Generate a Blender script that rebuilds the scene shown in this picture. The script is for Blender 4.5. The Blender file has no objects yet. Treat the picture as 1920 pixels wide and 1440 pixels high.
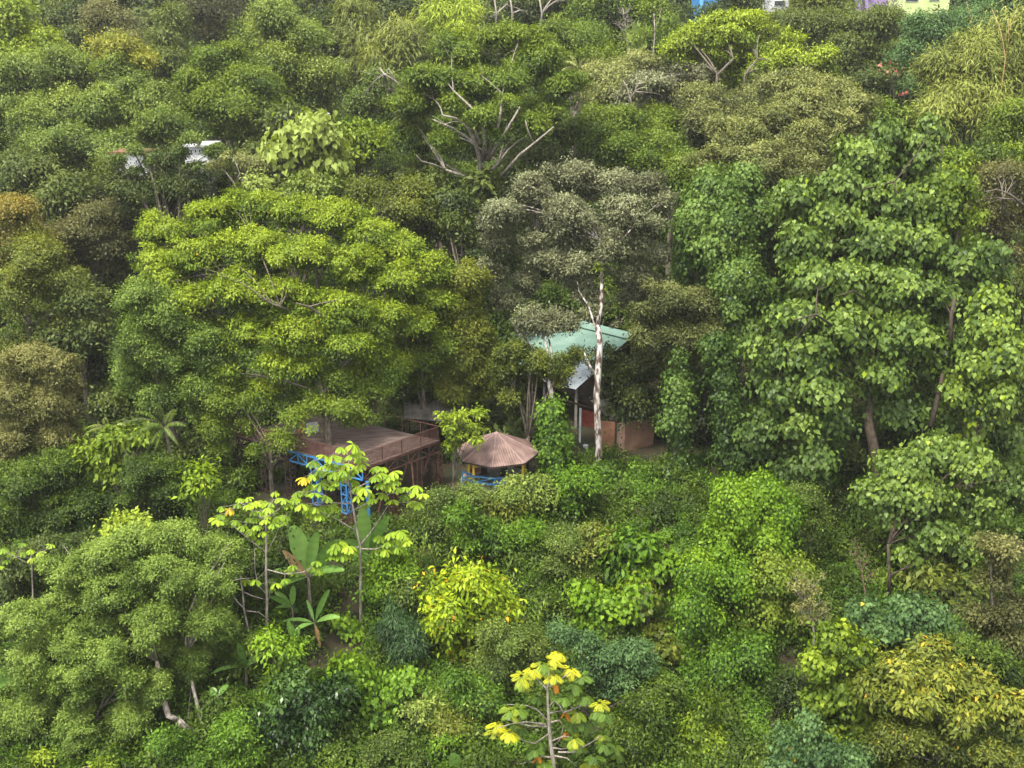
import bpy, math, random
import numpy as np
from mathutils import Vector, Matrix

# ------------------------------------------------------------------ camera, sky, sun, exposure
scene = bpy.context.scene
R = math.radians
FPX, PITCH, CAMZ = 2000.0, R(18.0), 28.0
cam_d = bpy.data.cameras.new("camera")
cam = bpy.data.objects.new("camera", cam_d)
scene.collection.objects.link(cam)
cam_d.sensor_width = 36.0
cam_d.lens = 36.0 * FPX / 1920.0
cam_d.clip_start, cam_d.clip_end = 0.5, 5000.0
cam.location = (0, 0, CAMZ)
cam.rotation_euler = (R(90) - PITCH, 0, 0)
scene.camera = cam

SUN_EL, SUN_AZ = R(64.0), R(225.0)      # azimuth clockwise from +Y (north): behind the camera, to the left
world = bpy.data.worlds.new("World")
scene.world = world
world.use_nodes = True
wn = world.node_tree
wn.nodes.clear()
sky = wn.nodes.new("ShaderNodeTexSky")
sky.sky_type = 'NISHITA'
sky.sun_disc = False
sky.sun_elevation = SUN_EL
sky.sun_rotation = SUN_AZ
sky.air_density, sky.dust_density, sky.ozone_density = 1.0, 1.0, 1.0
hs = wn.nodes.new("ShaderNodeHueSaturation")
hs.inputs["Saturation"].default_value = 0.04
bgn = wn.nodes.new("ShaderNodeBackground")
bgn.inputs["Strength"].default_value = 0.115
wo = wn.nodes.new("ShaderNodeOutputWorld")
wn.links.new(sky.outputs[0], hs.inputs["Color"])
# overcast luminance: about three times brighter overhead than at the horizon
tcw = wn.nodes.new("ShaderNodeTexCoord")
sepw = wn.nodes.new("ShaderNodeSeparateXYZ")
mrw = wn.nodes.new("ShaderNodeMapRange")
mrw.inputs["From Min"].default_value, mrw.inputs["From Max"].default_value = 0.0, 1.0
mrw.inputs["To Min"].default_value, mrw.inputs["To Max"].default_value = 0.38, 2.0
vmw = wn.nodes.new("ShaderNodeVectorMath")
vmw.operation = 'SCALE'
wn.links.new(tcw.outputs["Generated"], sepw.inputs[0])
wn.links.new(sepw.outputs["Z"], mrw.inputs["Value"])
wn.links.new(mrw.outputs[0], vmw.inputs["Scale"])
wn.links.new(hs.outputs[0], vmw.inputs[0])
wn.links.new(vmw.outputs[0], bgn.inputs["Color"])
wn.links.new(bgn.outputs[0], wo.inputs["Surface"])

sun_d = bpy.data.lights.new("sun", 'SUN')
sun_d.energy = 1.5
sun_d.angle = R(11.0)
sun_d.color = (1.0, 0.94, 0.80)
sun = bpy.data.objects.new("sun", sun_d)
scene.collection.objects.link(sun)
sdir = Vector((math.sin(SUN_AZ) * math.cos(SUN_EL), math.cos(SUN_AZ) * math.cos(SUN_EL), math.sin(SUN_EL)))
sun.rotation_euler = sdir.to_track_quat('Z', 'Y').to_euler()
sun.location = sdir * 200

scene.view_settings.view_transform = 'Standard'
scene.view_settings.look = 'None'
scene.view_settings.exposure = 2.02
scene.view_settings.gamma = 1.0
scene.cycles.max_bounces = 6
scene.cycles.diffuse_bounces = 1
scene.cycles.glossy_bounces = 2
scene.cycles.transmission_bounces = 3

# ------------------------------------------------------------------ helpers
rng = np.random.default_rng(7)
random.seed(7)
COL = scene.collection
CP, SP = math.cos(PITCH), math.sin(PITCH)


def at(px, py, Y):
    """world point at distance Y (along +Y) on the ray through photo pixel px, py (1920x1440)"""
    dx, dv = (px - 960) / FPX, (720 - py) / FPX
    t = Y / (CP + dv * SP)
    return Vector((dx * t, Y, CAMZ + (-SP + dv * CP) * t))


def at_z(px, py, z):
    dx, dv = (px - 960) / FPX, (720 - py) / FPX
    t = (z - CAMZ) / (-SP + dv * CP)
    return Vector((dx * t, (CP + dv * SP) * t, z))


def mpp(py, Y):
    dv = (720 - py) / FPX
    return Y / (CP + dv * SP) / FPX


def terrain(x, y):
    x = np.asarray(x, float)
    y = np.asarray(y, float)
    ys = [-400, 0, 30, 48, 58, 69.5, 74, 82, 95, 120, 170, 245, 300, 2500]
    zs = [-40, -20, -14.5, -8.9, -5.6, -2.1, -1.9, -1.8, 1.2, 8.3, 24.8, 49, 55, 55]
    z = np.interp(y, ys, zs)
    near = np.exp(-((x + 24) / 9.0) ** 2) * np.exp(-((y - 86) / 12.0) ** 2)
    z = z - 4.0 * near
    w = np.clip((y - 74) / 40.0, 0, 1)
    z = z + w * 1.2 * np.sin(x * 0.09 + 1.0) * np.cos(y * 0.07) + 0.25 * np.sin(x * 0.5) * np.sin(y * 0.43 + 1)
    return z


def link(o, parent=None):
    COL.objects.link(o)
    if parent is not None:
        o.parent = parent
    return o


def thing(name, label, cat, loc=(0, 0, 0), group=None):
    o = bpy.data.objects.new(name, None)
    o.empty_display_size = 0.5
    o.location = loc
    o["label"], o["category"] = label, cat
    if group:
        o["group"] = group
    COL.objects.link(o)
    return o


def tag(o, label, cat, group=None):
    o["label"], o["category"] = label, cat
    if group:
        o["group"] = group
    return o


def mesh_np(name, verts, faces, mat, parent=None, tone=None, smooth=False):
    """verts (n,3) world coordinates, faces (m,k) all with k corners"""
    verts = np.asarray(verts, np.float32)
    faces = np.asarray(faces, np.int32)
    if parent is not None:
        verts = verts - np.array(parent.matrix_world.translation if False else parent.location, np.float32)
    me = bpy.data.meshes.new(name)
    me.vertices.add(len(verts))
    me.vertices.foreach_set("co", verts.ravel())
    k = faces.shape[1]
    me.loops.add(faces.size)
    me.loops.foreach_set("vertex_index", faces.ravel())
    me.polygons.add(len(faces))
    me.polygons.foreach_set("loop_start", np.arange(0, faces.size, k, dtype=np.int32))
    if smooth:
        me.polygons.foreach_set("use_smooth", np.ones(len(faces), bool))
    me.update(calc_edges=True)
    if tone is not None:
        a = me.attributes.new("tone", 'FLOAT', 'FACE')
        a.data.foreach_set("value", np.asarray(tone, np.float32))
    me.materials.append(mat)
    return link(bpy.data.objects.new(name, me), parent)


class MB:
    """collects solid pieces for ONE mesh object"""

    def __init__(self):
        self.v, self.f = [], []

    def add(self, vs, fs):
        n = len(self.v)
        self.v += [tuple(v) for v in vs]
        self.f += [tuple(i + n for i in f) for f in fs]

    def box(self, c, s, rz=0.0):
        cx, cy, cz = c
        co, si = math.cos(rz), math.sin(rz)
        vs = []
        for z in (-.5, .5):
            for x, y in ((-.5, -.5), (.5, -.5), (.5, .5), (-.5, .5)):
                X, Y = x * s[0], y * s[1]
                vs.append((cx + X * co - Y * si, cy + X * si + Y * co, cz + z * s[2]))
        self.add(vs, [(3, 2, 1, 0), (4, 5, 6, 7), (0, 1, 5, 4), (1, 2, 6, 5), (2, 3, 7, 6), (3, 0, 4, 7)])

    def beam(self, a, b, w, h=None):
        a, b = Vector(a), Vector(b)
        h = h or w
        d = (b - a).normalized()
        up = Vector((0, 0, 1)) if abs(d.z) < .95 else Vector((0, 1, 0))
        s = d.cross(up).normalized() * w / 2
        u = s.cross(d).normalized() * h / 2
        vs = [p + x * s + y * u for p in (a, b) for x, y in ((-1, -1), (1, -1), (1, 1), (-1, 1))]
        self.add(vs, [(0, 1, 2, 3), (7, 6, 5, 4), (0, 4, 5, 1), (1, 5, 6, 2), (2, 6, 7, 3), (3, 7, 4, 0)])

    def tube(self, pts, rad, n=7, cap=True):
        pts = [Vector(p) for p in pts]
        if not hasattr(rad, '__len__'):
            rad = [rad] * len(pts)
        rings = []
        for i, p in enumerate(pts):
            d = (pts[min(i + 1, len(pts) - 1)] - pts[max(i - 1, 0)])
            if d.length < 1e-6:
                d = Vector((0, 0, 1))
            d.normalize()
            ref = Vector((1, 0, 0)) if abs(d.x) < .8 else Vector((0, 1, 0))
            s = d.cross(ref).normalized()
            u = s.cross(d)
            rings.append([p + (s * math.cos(2 * math.pi * k / n) + u * math.sin(2 * math.pi * k / n)) * rad[i] for k in range(n)])
        vs = [v for r in rings for v in r]
        fs = []
        for i in range(len(pts) - 1):
            for k in range(n):
                fs.append((i * n + k, i * n + (k + 1) % n, (i + 1) * n + (k + 1) % n, (i + 1) * n + k))
        if cap:
            fs.append(tuple(range(n - 1, -1, -1)))
            fs.append(tuple((len(pts) - 1) * n + k for k in range(n)))
        self.add(vs, fs)

    def build(self, name, mat, parent=None, smooth=False):
        me = bpy.data.meshes.new(name)
        off = Vector(parent.location) if parent is not None else Vector((0, 0, 0))
        if parent is not None and parent.parent is not None:
            off = off + parent.parent.location
        me.from_pydata([tuple(Vector(v) - off) for v in self.v], [], self.f)
        if smooth:
            me.polygons.foreach_set("use_smooth", [True] * len(me.polygons))
        me.update()
        me.materials.append(mat)
        return link(bpy.data.objects.new(name, me), parent)


# ------------------------------------------------------------------ materials
def leaf_mat(name, dark, mid, light, accent=(0.45, 0.3, 0.02), rough=0.5, trans=0.26):
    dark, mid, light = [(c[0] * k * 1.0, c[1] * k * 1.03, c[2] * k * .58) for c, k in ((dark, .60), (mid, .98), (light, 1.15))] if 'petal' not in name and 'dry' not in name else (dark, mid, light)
    m = bpy.data.materials.new(name)
    m.use_nodes = True
    n, l = m.node_tree.nodes, m.node_tree.links
    n.clear()
    out = n.new("ShaderNodeOutputMaterial")
    at_ = n.new("ShaderNodeAttribute")
    at_.attribute_name = "tone"
    geo = n.new("ShaderNodeTexCoord")
    nz = n.new("ShaderNodeTexNoise")
    nz.inputs["Scale"].default_value = 0.35
    nz.inputs["Detail"].default_value = 2.0
    l.new(geo.outputs["Object"], nz.inputs["Vector"])
    mp = n.new("ShaderNodeMath")
    mp.operation = 'MULTIPLY_ADD'
    mp.inputs[1].default_value = 0.7
    mp.inputs[2].default_value = -0.35
    l.new(nz.outputs["Fac"], mp.inputs[0])
    ad = n.new("ShaderNodeMath")
    ad.operation = 'ADD'
    l.new(at_.outputs["Fac"], ad.inputs[0])
    l.new(mp.outputs[0], ad.inputs[1])
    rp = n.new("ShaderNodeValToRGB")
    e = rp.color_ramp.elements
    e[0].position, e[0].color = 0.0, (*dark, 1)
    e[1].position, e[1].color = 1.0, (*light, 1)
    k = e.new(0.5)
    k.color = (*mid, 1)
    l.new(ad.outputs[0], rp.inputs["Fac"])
    gt = n.new("ShaderNodeMath")
    gt.operation = 'GREATER_THAN'
    gt.inputs[1].default_value = 1.5
    l.new(at_.outputs["Fac"], gt.inputs[0])
    mx = n.new("ShaderNodeMix")
    mx.data_type = 'RGBA'
    l.new(gt.outputs[0], mx.inputs["Factor"])
    l.new(rp.outputs["Color"], mx.inputs[6])
    mx.inputs[7].default_value = (*accent, 1)
    pb = n.new("ShaderNodeBsdfPrincipled")
    pb.inputs["Roughness"].default_value = rough
    pb.inputs["Specular IOR Level"].default_value = 0.2
    l.new(mx.outputs[2], pb.inputs["Base Color"])
    tr = n.new("ShaderNodeBsdfTranslucent")
    hsv = n.new("ShaderNodeHueSaturation")
    hsv.inputs["Saturation"].default_value = 1.15
    hsv.inputs["Value"].default_value = 1.2
    l.new(mx.outputs[2], hsv.inputs["Color"])
    l.new(hsv.outputs[0], tr.inputs["Color"])
    hsv.inputs["Hue"].default_value = 0.49
    ms = n.new("ShaderNodeMixShader")
    ms.inputs[0].default_value = trans
    l.new(pb.outputs[0], ms.inputs[1])
    l.new(tr.outputs[0], ms.inputs[2])
    l.new(ms.outputs[0], out.inputs["Surface"])
    return m


def noise_mat(name, c1, c2, scale=3.0, rough=0.8, bump=0.3, metal=0.0, stretch=(1, 1, 1), detail=6.0, contrast=(0.35, 0.65), c3=None):
    m = bpy.data.materials.new(name)
    m.use_nodes = True
    n, l = m.node_tree.nodes, m.node_tree.links
    pb = n["Principled BSDF"]
    tc = n.new("ShaderNodeTexCoord")
    mp = n.new("ShaderNodeMapping")
    mp.inputs["Scale"].default_value = stretch
    nz = n.new("ShaderNodeTexNoise")
    nz.inputs["Scale"].default_value = scale
    nz.inputs["Detail"].default_value = detail
    rp = n.new("ShaderNodeValToRGB")
    e = rp.color_ramp.elements
    e[0].position, e[0].color = contrast[0], (*c1, 1)
    e[1].position, e[1].color = contrast[1], (*c2, 1)
    if c3:
        k = e.new((contrast[0] + contrast[1]) / 2)
        k.color = (*c3, 1)
    bp = n.new("ShaderNodeBump")
    bp.inputs["Strength"].default_value = bump
    bp.inputs["Distance"].default_value = 0.05
    l.new(tc.outputs["Object"], mp.inputs["Vector"])
    l.new(mp.outputs[0], nz.inputs["Vector"])
    l.new(nz.outputs["Fac"], rp.inputs["Fac"])
    l.new(rp.outputs["Color"], pb.inputs["Base Color"])
    l.new(nz.outputs["Fac"], bp.inputs["Height"])
    l.new(bp.outputs[0], pb.inputs["Normal"])
    pb.inputs["Roughness"].default_value = rough
    pb.inputs["Metallic"].default_value = metal
    pb.inputs["Specular IOR Level"].default_value = 0.3
    return m


PAL = {
    'soft': leaf_mat("soft_lime_leaves", (.064, .104, .026), (.122, .184, .048), (.208, .275, .088)),
    'yg': leaf_mat("yellow_green_leaves", (.056, .098, .012), (.114, .172, .020), (.215, .272, .032)),
    'ygl': leaf_mat("pale_yellow_green_leaves", (.085, .135, .025), (.165, .225, .035), (.270, .330, .055)),
    'mg': leaf_mat("mid_green_leaves", (.036, .066, .012), (.075, .120, .020), (.135, .180, .030)),
    'mgl': leaf_mat("soft_green_leaves", (.062, .098, .030), (.125, .175, .050), (.215, .262, .088)),
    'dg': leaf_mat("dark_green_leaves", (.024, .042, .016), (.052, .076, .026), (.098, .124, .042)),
    'og': leaf_mat("olive_leaves", (.050, .072, .018), (.098, .122, .028), (.165, .180, .042)),
    'gg': leaf_mat("grey_green_leaves", (.074, .080, .066), (.130, .136, .112), (.215, .222, .198), rough=.42, trans=.15),
    'ogp': leaf_mat("pale_olive_leaves", (.075, .090, .044), (.140, .155, .080), (.225, .235, .125)),
    'bg': leaf_mat("blue_green_leaves", (.030, .066, .036), (.058, .112, .060), (.100, .165, .085)),
    'vg': leaf_mat("vivid_green_leaves", (.040, .095, .010), (.085, .165, .014), (.155, .245, .022)),
    'vine': leaf_mat("vine_leaves", (.026, .055, .018), (.054, .098, .028), (.105, .160, .048)),
    'br': leaf_mat("brown_olive_leaves", (.046, .050, .026), (.088, .090, .048), (.145, .140, .078)),
    'ob': leaf_mat("orange_brown_leaves", (.060, .080, .020), (.110, .112, .028), (.210, .160, .048)),
    'tan': leaf_mat("tan_olive_leaves", (.085, .090, .042), (.150, .150, .075), (.235, .220, .125)),
    'ye': leaf_mat("yellow_leaves", (.105, .175, .014), (.195, .280, .018), (.345, .390, .026), accent=(.6, .33, .02)),
    'oc': leaf_mat("ochre_leaves", (.085, .118, .026), (.155, .180, .036), (.280, .260, .055), accent=(.6, .33, .02)),
    'gl': leaf_mat("glossy_dark_leaves", (.012, .034, .012), (.028, .060, .020), (.085, .145, .045), rough=.28, trans=.12),
    'ht': leaf_mat("broad_green_leaves", (.044, .082, .026), (.090, .142, .044), (.160, .220, .062), accent=(.24, .32, .02), rough=.4),
    'bam': leaf_mat("bamboo_leaves", (.080, .100, .030), (.150, .175, .052), (.235, .255, .085)),
    'bamy': leaf_mat("lime_bamboo_leaves", (.130, .185, .022), (.220, .290, .034), (.320, .380, .050)),
    'cec': leaf_mat("umbrella_leaves", (.110, .190, .020), (.185, .285, .026), (.280, .370, .034), accent=(.5, .38, .02)),
    'ban': leaf_mat("banana_leaves", (.085, .170, .060), (.130, .240, .085), (.190, .310, .13), rough=.35),
    'flw': leaf_mat("lilac_petals", (.40, .38, .75), (.5, .5, .85), (.7, .7, .9), trans=.2),
    'flo': leaf_mat("coral_petals", (.35, .10, .08), (.45, .16, .12), (.55, .24, .18), trans=.2),
    'org': leaf_mat("orange_dry_leaves", (.55, .18, .01), (.70, .28, .015), (.75, .38, .03), trans=.2),
    'dry': leaf_mat("dry_brown_leaves", (.20, .12, .05), (.30, .19, .08), (.40, .28, .14), trans=.2),
    'grn': leaf_mat("creeper_leaves", (.036, .080, .012), (.075, .145, .020), (.135, .225, .034)),
}
BARK = noise_mat("grey_brown_bark", (.055, .042, .030), (.17, .145, .115), 5, .9, .5, stretch=(2, 2, .5))
BARKD = noise_mat("dark_bark", (.025, .018, .012), (.075, .056, .040), 5, .9, .5, stretch=(2, 2, .5))
BARKP = noise_mat("pale_bark", (.13, .105, .085), (.34, .30, .26), 4, .85, .4, stretch=(2, 2, .5))
BARKW = noise_mat("white_mottled_bark", (.060, .036, .028), (.40, .38, .355), 2.0, .85, .35, stretch=(2.2, 2.2, .8), contrast=(.42, .58), c3=(.20, .165, .14))
SOIL = noise_mat("forest_floor", (.018, .022, .008), (.045, .034, .018), .8, .95, .6)

# ------------------------------------------------------------------ foliage
NLEAF = [0]


def unit(a):
    return a / np.maximum(np.linalg.norm(a, axis=-1, keepdims=True), 1e-9)


def leaves_mesh(P, A, N, L, W, shape='kite', fold=.12):
    """P base points, A long axis, N leaf normal, L length, W width (arrays)"""
    A = unit(A)
    S = unit(np.cross(A, N))
    N = np.cross(S, A)
    n = len(P)
    NLEAF[0] += n
    L = np.broadcast_to(np.asarray(L, float), (n,))[:, None]
    W = np.broadcast_to(np.asarray(W, float), (n,))[:, None]
    if shape == 'kite':
        pr = [(0, 0, 0), (.42, .5, fold), (1, 0, -.08), (.42, -.5, fold)]
        fc = [(0, 1, 2, 3)]
    elif shape == 'heart':
        pr = [(.10, 0, -.02), (-.08, .26, fold * .5), (.34, .52, fold), (1, 0, -.16), (.34, -.52, fold), (-.08, -.26, fold * .5)]
        fc = [(0, 1, 2, 3), (0, 3, 4, 5)]
    V = np.stack([P + A * (u * L) + S * (v * W) + N * (w * L) for u, v, w in pr], 1).reshape(-1, 3)
    k = len(pr)
    F = (np.arange(n)[:, None, None] * k + np.array(fc)[None]).reshape(-1, 4)
    return V, F, len(fc)


LT = {  # leaf length (in thousandths of the distance), width ratio, droop, up bias, clump radius (thousandths), cover, flatten
    'fine': dict(L=2.3, w=.50, droop=.25, up=.9, rc=10.5, cover=1.25, flat=.62),
    'puff': dict(L=2.6, w=.42, droop=.2, up=.7, rc=6.3, cover=1.25, flat=.85),
    'mid': dict(L=3.5, w=.50, droop=.35, up=.8, rc=12, cover=1.25, flat=.65),
    'layer': dict(L=2.7, w=.45, droop=.35, up=1.1, rc=10, cover=1.2, flat=.6),
    'big': dict(L=7.5, w=.48, droop=.5, up=.7, rc=13, cover=1.3, flat=.8),
    'heart': dict(L=4.3, w=.86, droop=1.0, up=.75, rc=12, cover=1.2, flat=.8, shape='heart'),
    'hsmall': dict(L=4.4, w=.86, droop=.9, up=.75, rc=13, cover=1.2, flat=.75, shape='heart'),
    'bamboo': dict(L=5.6, w=.15, droop=.6, up=.7, rc=11, cover=.95, flat=1.0, out=1.0),
    'vine': dict(L=3.0, w=.8, droop=1.0, up=.35, rc=8, cover=1.6, flat=1.2, shape='kite'),
}


def crown_clumps(lobes, rc, dens, lumpy=.3, under=.75):
    """clump centres (n,3), outward directions, radii, height-in-lobe"""
    C, D, RR, H = [], [], [], []
    info = []
    for lb in lobes:
        info.append((np.array(lb[0]), np.array(lb[1])))
    for i, (c, r) in enumerate(info):
        area = 4 * math.pi * ((r[0] * r[1]) ** 1.6 / 3 + (r[0] * r[2]) ** 1.6 / 3 + (r[1] * r[2]) ** 1.6 / 3) ** (1 / 1.6)
        n = max(4, int(dens * area / (math.pi * rc * rc)))
        d = unit(rng.normal(size=(n, 3)))
        keep = (d[:, 2] > -.25) | (rng.random(n) < under)
        d = d[keep]
        bumps = unit(rng.normal(size=(9, 3)))
        bs = rng.uniform(.4, 1.0, 9)
        cosv = d @ bumps.T
        lump = np.max(bs * np.exp((cosv - 1) / .16), axis=1)
        rad = 1.0 - lumpy * (1 - lump) + rng.normal(0, .13, len(d))
        inner = rng.random(len(d)) < .14
        rad = np.where(inner, rad * rng.uniform(.5, .85, len(d)), rad)
        rcs = rc * rng.uniform(.4, 1.45, len(d))
        shrink = np.maximum(.3, 1 - rcs / r.mean() * .8)
        p = c + d * r * (rad * shrink)[:, None]
        ph = rng.uniform(0, 6.28, 3)
        fq = 2.4 / max(1.0, r.mean() * .55)
        gap = np.sin(p[:, 0] * fq + ph[0]) + np.sin(p[:, 1] * fq * 1.1 + ph[1]) + np.sin(p[:, 2] * fq * 1.5 + ph[2])
        ok = gap > -1.15
        for j, (c2, r2) in enumerate(info):
            if j != i:
                q = (p - c2) / r2
                ok &= (q ** 2).sum(1) > .50
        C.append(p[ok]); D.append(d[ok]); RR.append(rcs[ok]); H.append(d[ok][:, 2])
    return np.concatenate(C), np.concatenate(D), np.concatenate(RR), np.concatenate(H)


def clump_leaves(C, D, RC, L, w, droop, up, cover, flat, shape='kite', out=.6, hbias=0.0, accent=.0, tone0=0.5, H=None, spread=.17):
    la = .5 * L * L * w * (1.0 if shape == 'kite' else 1.15)
    cnt = np.maximum(3, (cover * 2 * math.pi * RC ** 2 * (.35 + .65 * flat) / la * rng.uniform(.75, 1.25, len(C))).astype(int))
    idx = np.repeat(np.arange(len(C)), cnt)
    n = len(idx)
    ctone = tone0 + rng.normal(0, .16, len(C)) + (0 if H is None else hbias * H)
    dd = unit(rng.normal(size=(n, 3)) + np.array([0, 0, .55]) + .55 * D[idx])
    rr = rng.random(n) ** .5
    rr = np.where(rng.random(n) < .13, rng.uniform(.95, 1.55, n), rr)
    off = dd * (RC[idx] * rr)[:, None]
    ha = rng.uniform(0, 2 * math.pi, len(C))
    hx = unit(np.stack([np.cos(ha), np.sin(ha), rng.normal(0, .3, len(C))], 1) + .8 * D)
    st = rng.uniform(-.25, .9, len(C))[idx]
    hh = hx[idx]
    off[:, 2] *= flat
    along = (off * hh).sum(1)
    off = off + hh * (along * st)[:, None]
    off[:, 2] -= .22 * np.abs(along) * np.clip(st, 0, 1)
    # ragged clump outlines
    P = C[idx] + off + rng.normal(0, .15, (n, 3)) * RC[idx][:, None]
    flatd = dd * np.array([1, 1, .35])
    A = unit(flatd * out + rng.normal(0, .45, (n, 3)) + np.array([0, 0, -droop]))
    N = unit(np.array([0, 0, up]) + .85 * dd + .35 * D[idx] + rng.normal(0, .30, (n, 3)))
    Ls = L * rng.uniform(.55, 1.5, n)
    tone = ctone[idx] + rng.normal(0, spread * .8, n)
    if accent:
        tone = np.where(rng.random(n) < accent, 2.0, np.clip(tone, 0, 1.2))
    else:
        tone = np.clip(tone, 0, 1.2)
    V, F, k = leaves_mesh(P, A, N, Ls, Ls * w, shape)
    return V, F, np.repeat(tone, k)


def bezier(a, b, bend, n=6):
    a, b = Vector(a), Vector(b)
    m = (a + b) / 2 + Vector(bend)
    return [a * (1 - t) ** 2 + m * 2 * t * (1 - t) + b * t * t for t in [i / (n - 1) for i in range(n)]]


def make_lobes(lobes, Y):
    out = []
    for lb in lobes:
        cx, cy, rx, ry = lb[:4]
        y = Y + (lb[4] if len(lb) > 4 else 0)
        s = mpp(cy, y)
        c = at(cx, cy, y)
        a, b = rx * s, ry * s
        d = min(a, b * 1.6) * .9
        out.append(((c.x, c.y, c.z), (a, d, b)))
    return out


def tree(name, label, cat, pal, lt, Y, lobes, base=None, bark=None, limbs=None, tr=None, nl=9, dens=1.0, tone=.5, hb=.22,
         acc=.0, lumpy=.48, group=None, Lk=1.0, parts=(), rck=1.0, under=.75, cover=1.0, fill=None, split=False):
    T = dict(LT[lt])
    if fill is None:
        fill = cat == 'tree' and limbs is None and under > .5 and Y > 62
    if fill:
        lobes = list(lobes) + [(l[0] + random.uniform(-.2, .2) * l[2], l[1] + l[3] * .9, l[2] * .85, l[3] * .9, (l[4] if len(l) > 4 else 0) + 1.5) for l in lobes]
    W = make_lobes(lobes, Y)
    L = T['L'] * 1e-3 * Y * Lk
    rc = T['rc'] * 1e-3 * Y * rck
    cen = np.mean([w[0] for w in W], axis=0)
    lowest = min(w[0][2] - w[1][2] for w in W)
    if base is None:
        bx, by = float(cen[0]), float(cen[1])
    else:
        bx, by = base[0], base[1]
    bz = float(terrain(bx, by))
    root = thing(name, label, cat, (bx, by, bz), group)
    C, D, RC, H = crown_clumps(W, rc, dens * 1.15, lumpy, under)
    V, F, tn = clump_leaves(C, D, RC, L, T['w'], T['droop'], T['up'], T['cover'] * cover, T['flat'], T.get('shape', 'kite'),
                            T.get('out', .6), hb, acc, tone, H)
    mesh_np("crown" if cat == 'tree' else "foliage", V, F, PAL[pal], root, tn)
    # trunk and limbs
    mb = MB()
    hgt = max(1.0, cen[2] - bz)
    r0 = tr or max(.06, .022 * hgt + .05)
    pick = rng.choice(len(C), min(nl, len(C)), replace=False)
    if limbs:
        nodes = []
        for q, (pts, ra, rb) in enumerate(limbs):
            w = [at(*p) for p in pts]
            if q == 0 and base is not None and (w[0].z - float(terrain(w[0].x, w[0].y))) < 6:
                w = [Vector((w[0].x, w[0].y, min(w[0].z, float(terrain(w[0].x, w[0].y))) - .3))] + w
            n = len(w)
            if split and q:
                mb.build("trunk", bark or BARK, root, smooth=True)
                mb = MB()
            mb.tube(w, [ra + (rb - ra) * i / (n - 1) for i in range(n)], 7)
            nodes += [(v, ra + (rb - ra) * i / (n - 1)) for i, v in enumerate(w) if i >= n // 2]
        for q in pick:
            e = Vector([float(v) for v in C[q]])
            s, rr = min(nodes, key=lambda k: (k[0] - e).length + (4 if k[0].z > e.z else 0))
            ln = (e - s).length
            pts = bezier(s, e, (random.uniform(-.15, .15) * ln, random.uniform(-.15, .15) * ln, .12 * ln), 6)
            rr = min(rr, .014 * ln + .02) * .8
            mb.tube(pts, [rr * (1 - .85 * i / 5) + .008 for i in range(6)], 5)
            for _ in range(2):
                e2 = e + Vector([random.uniform(-1, 1) for _ in range(3)]) * ln * .25
                mb.tube(bezier(pts[3], e2, (0, 0, .05 * ln), 4), [rr * .45, rr * .35, rr * .22, .008], 4)
        mb.build("trunk", bark or BARK, root, smooth=True)
        return root, C, D, RC
    top = Vector((float(cen[0]), float(cen[1]), float(cen[2])))
    fork = Vector((bx, by, bz)).lerp(top, .62 if cat == 'tree' else .3)
    b0 = Vector((bx, by, bz - .4))
    trunk = bezier(b0, fork, (random.uniform(-.3, .3), random.uniform(-.3, .3), 0), 6)
    mb.tube(trunk, [r0 * (1.15 - .5 * i / 5) for i in range(6)], 8)
    for q in pick:
        e = Vector([float(v) for v in C[q]])
        s = trunk[random.choice([3, 4, 5])]
        ln = (e - s).length
        pts = bezier(s, e, (random.uniform(-.1, .1) * ln, random.uniform(-.1, .1) * ln, .16 * ln), 6)
        rr = r0 * random.uniform(.28, .5)
        mb.tube(pts, [rr * (1 - .8 * i / 5) + .012 for i in range(6)], 5)
        e2 = Vector([float(v) for v in C[rng.integers(len(C))]])
        if (e2 - pts[3]).length < ln * .7:
            mb.tube(bezier(pts[3], e2, (0, 0, .1 * ln), 4), [rr * .45, rr * .35, rr * .22, .012], 4)
    mb.build("trunk" if cat == 'tree' else "stem", bark or BARK, root, smooth=True)
    return root, C, D, RC


def speckle(root, C, D, RC, name, pal, n, size, shape='kite', zmin=-9):
    """flowers / odd leaves scattered on the outside of a crown, as a part"""
    q = rng.integers(0, len(C), n)
    P = C[q] + unit(D[q] + rng.normal(0, .4, (n, 3)) + np.array([0, -.4, .2])) * RC[q][:, None] * 1.02
    A = rng.normal(0, 1, (n, 3))
    N = unit(D[q] + rng.normal(0, .3, (n, 3)) + np.array([0, -.6, .4]))
    Ls = size * rng.uniform(.7, 1.3, n)
    V, F, k = leaves_mesh(P, A, N, Ls, Ls * .9, shape)
    mesh_np(name, V, F, PAL[pal], root, np.repeat(rng.random(n), k))

# ------------------------------------------------------------------ ground
def ground():
    xs = np.concatenate([np.linspace(-1500, -130, 8), np.linspace(-120, 120, 121), np.linspace(130, 1500, 8)])
    ys = np.concatenate([np.linspace(-300, 20, 8), np.linspace(25, 300, 138), np.linspace(340, 2500, 10)])
    X, Y = np.meshgrid(xs, ys)
    Z = terrain(X, Y)
    V = np.stack([X, Y, Z], -1).reshape(-1, 3)
    nx, ny = len(xs), len(ys)
    i = np.arange((ny - 1) * nx).reshape(ny - 1, nx)[:, :-1].ravel()
    F = np.stack([i, i + 1, i + 1 + nx, i + nx], 1)
    o = mesh_np("ground", V, F, SOIL, smooth=True)
    o["kind"] = "structure"


ground()


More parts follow.
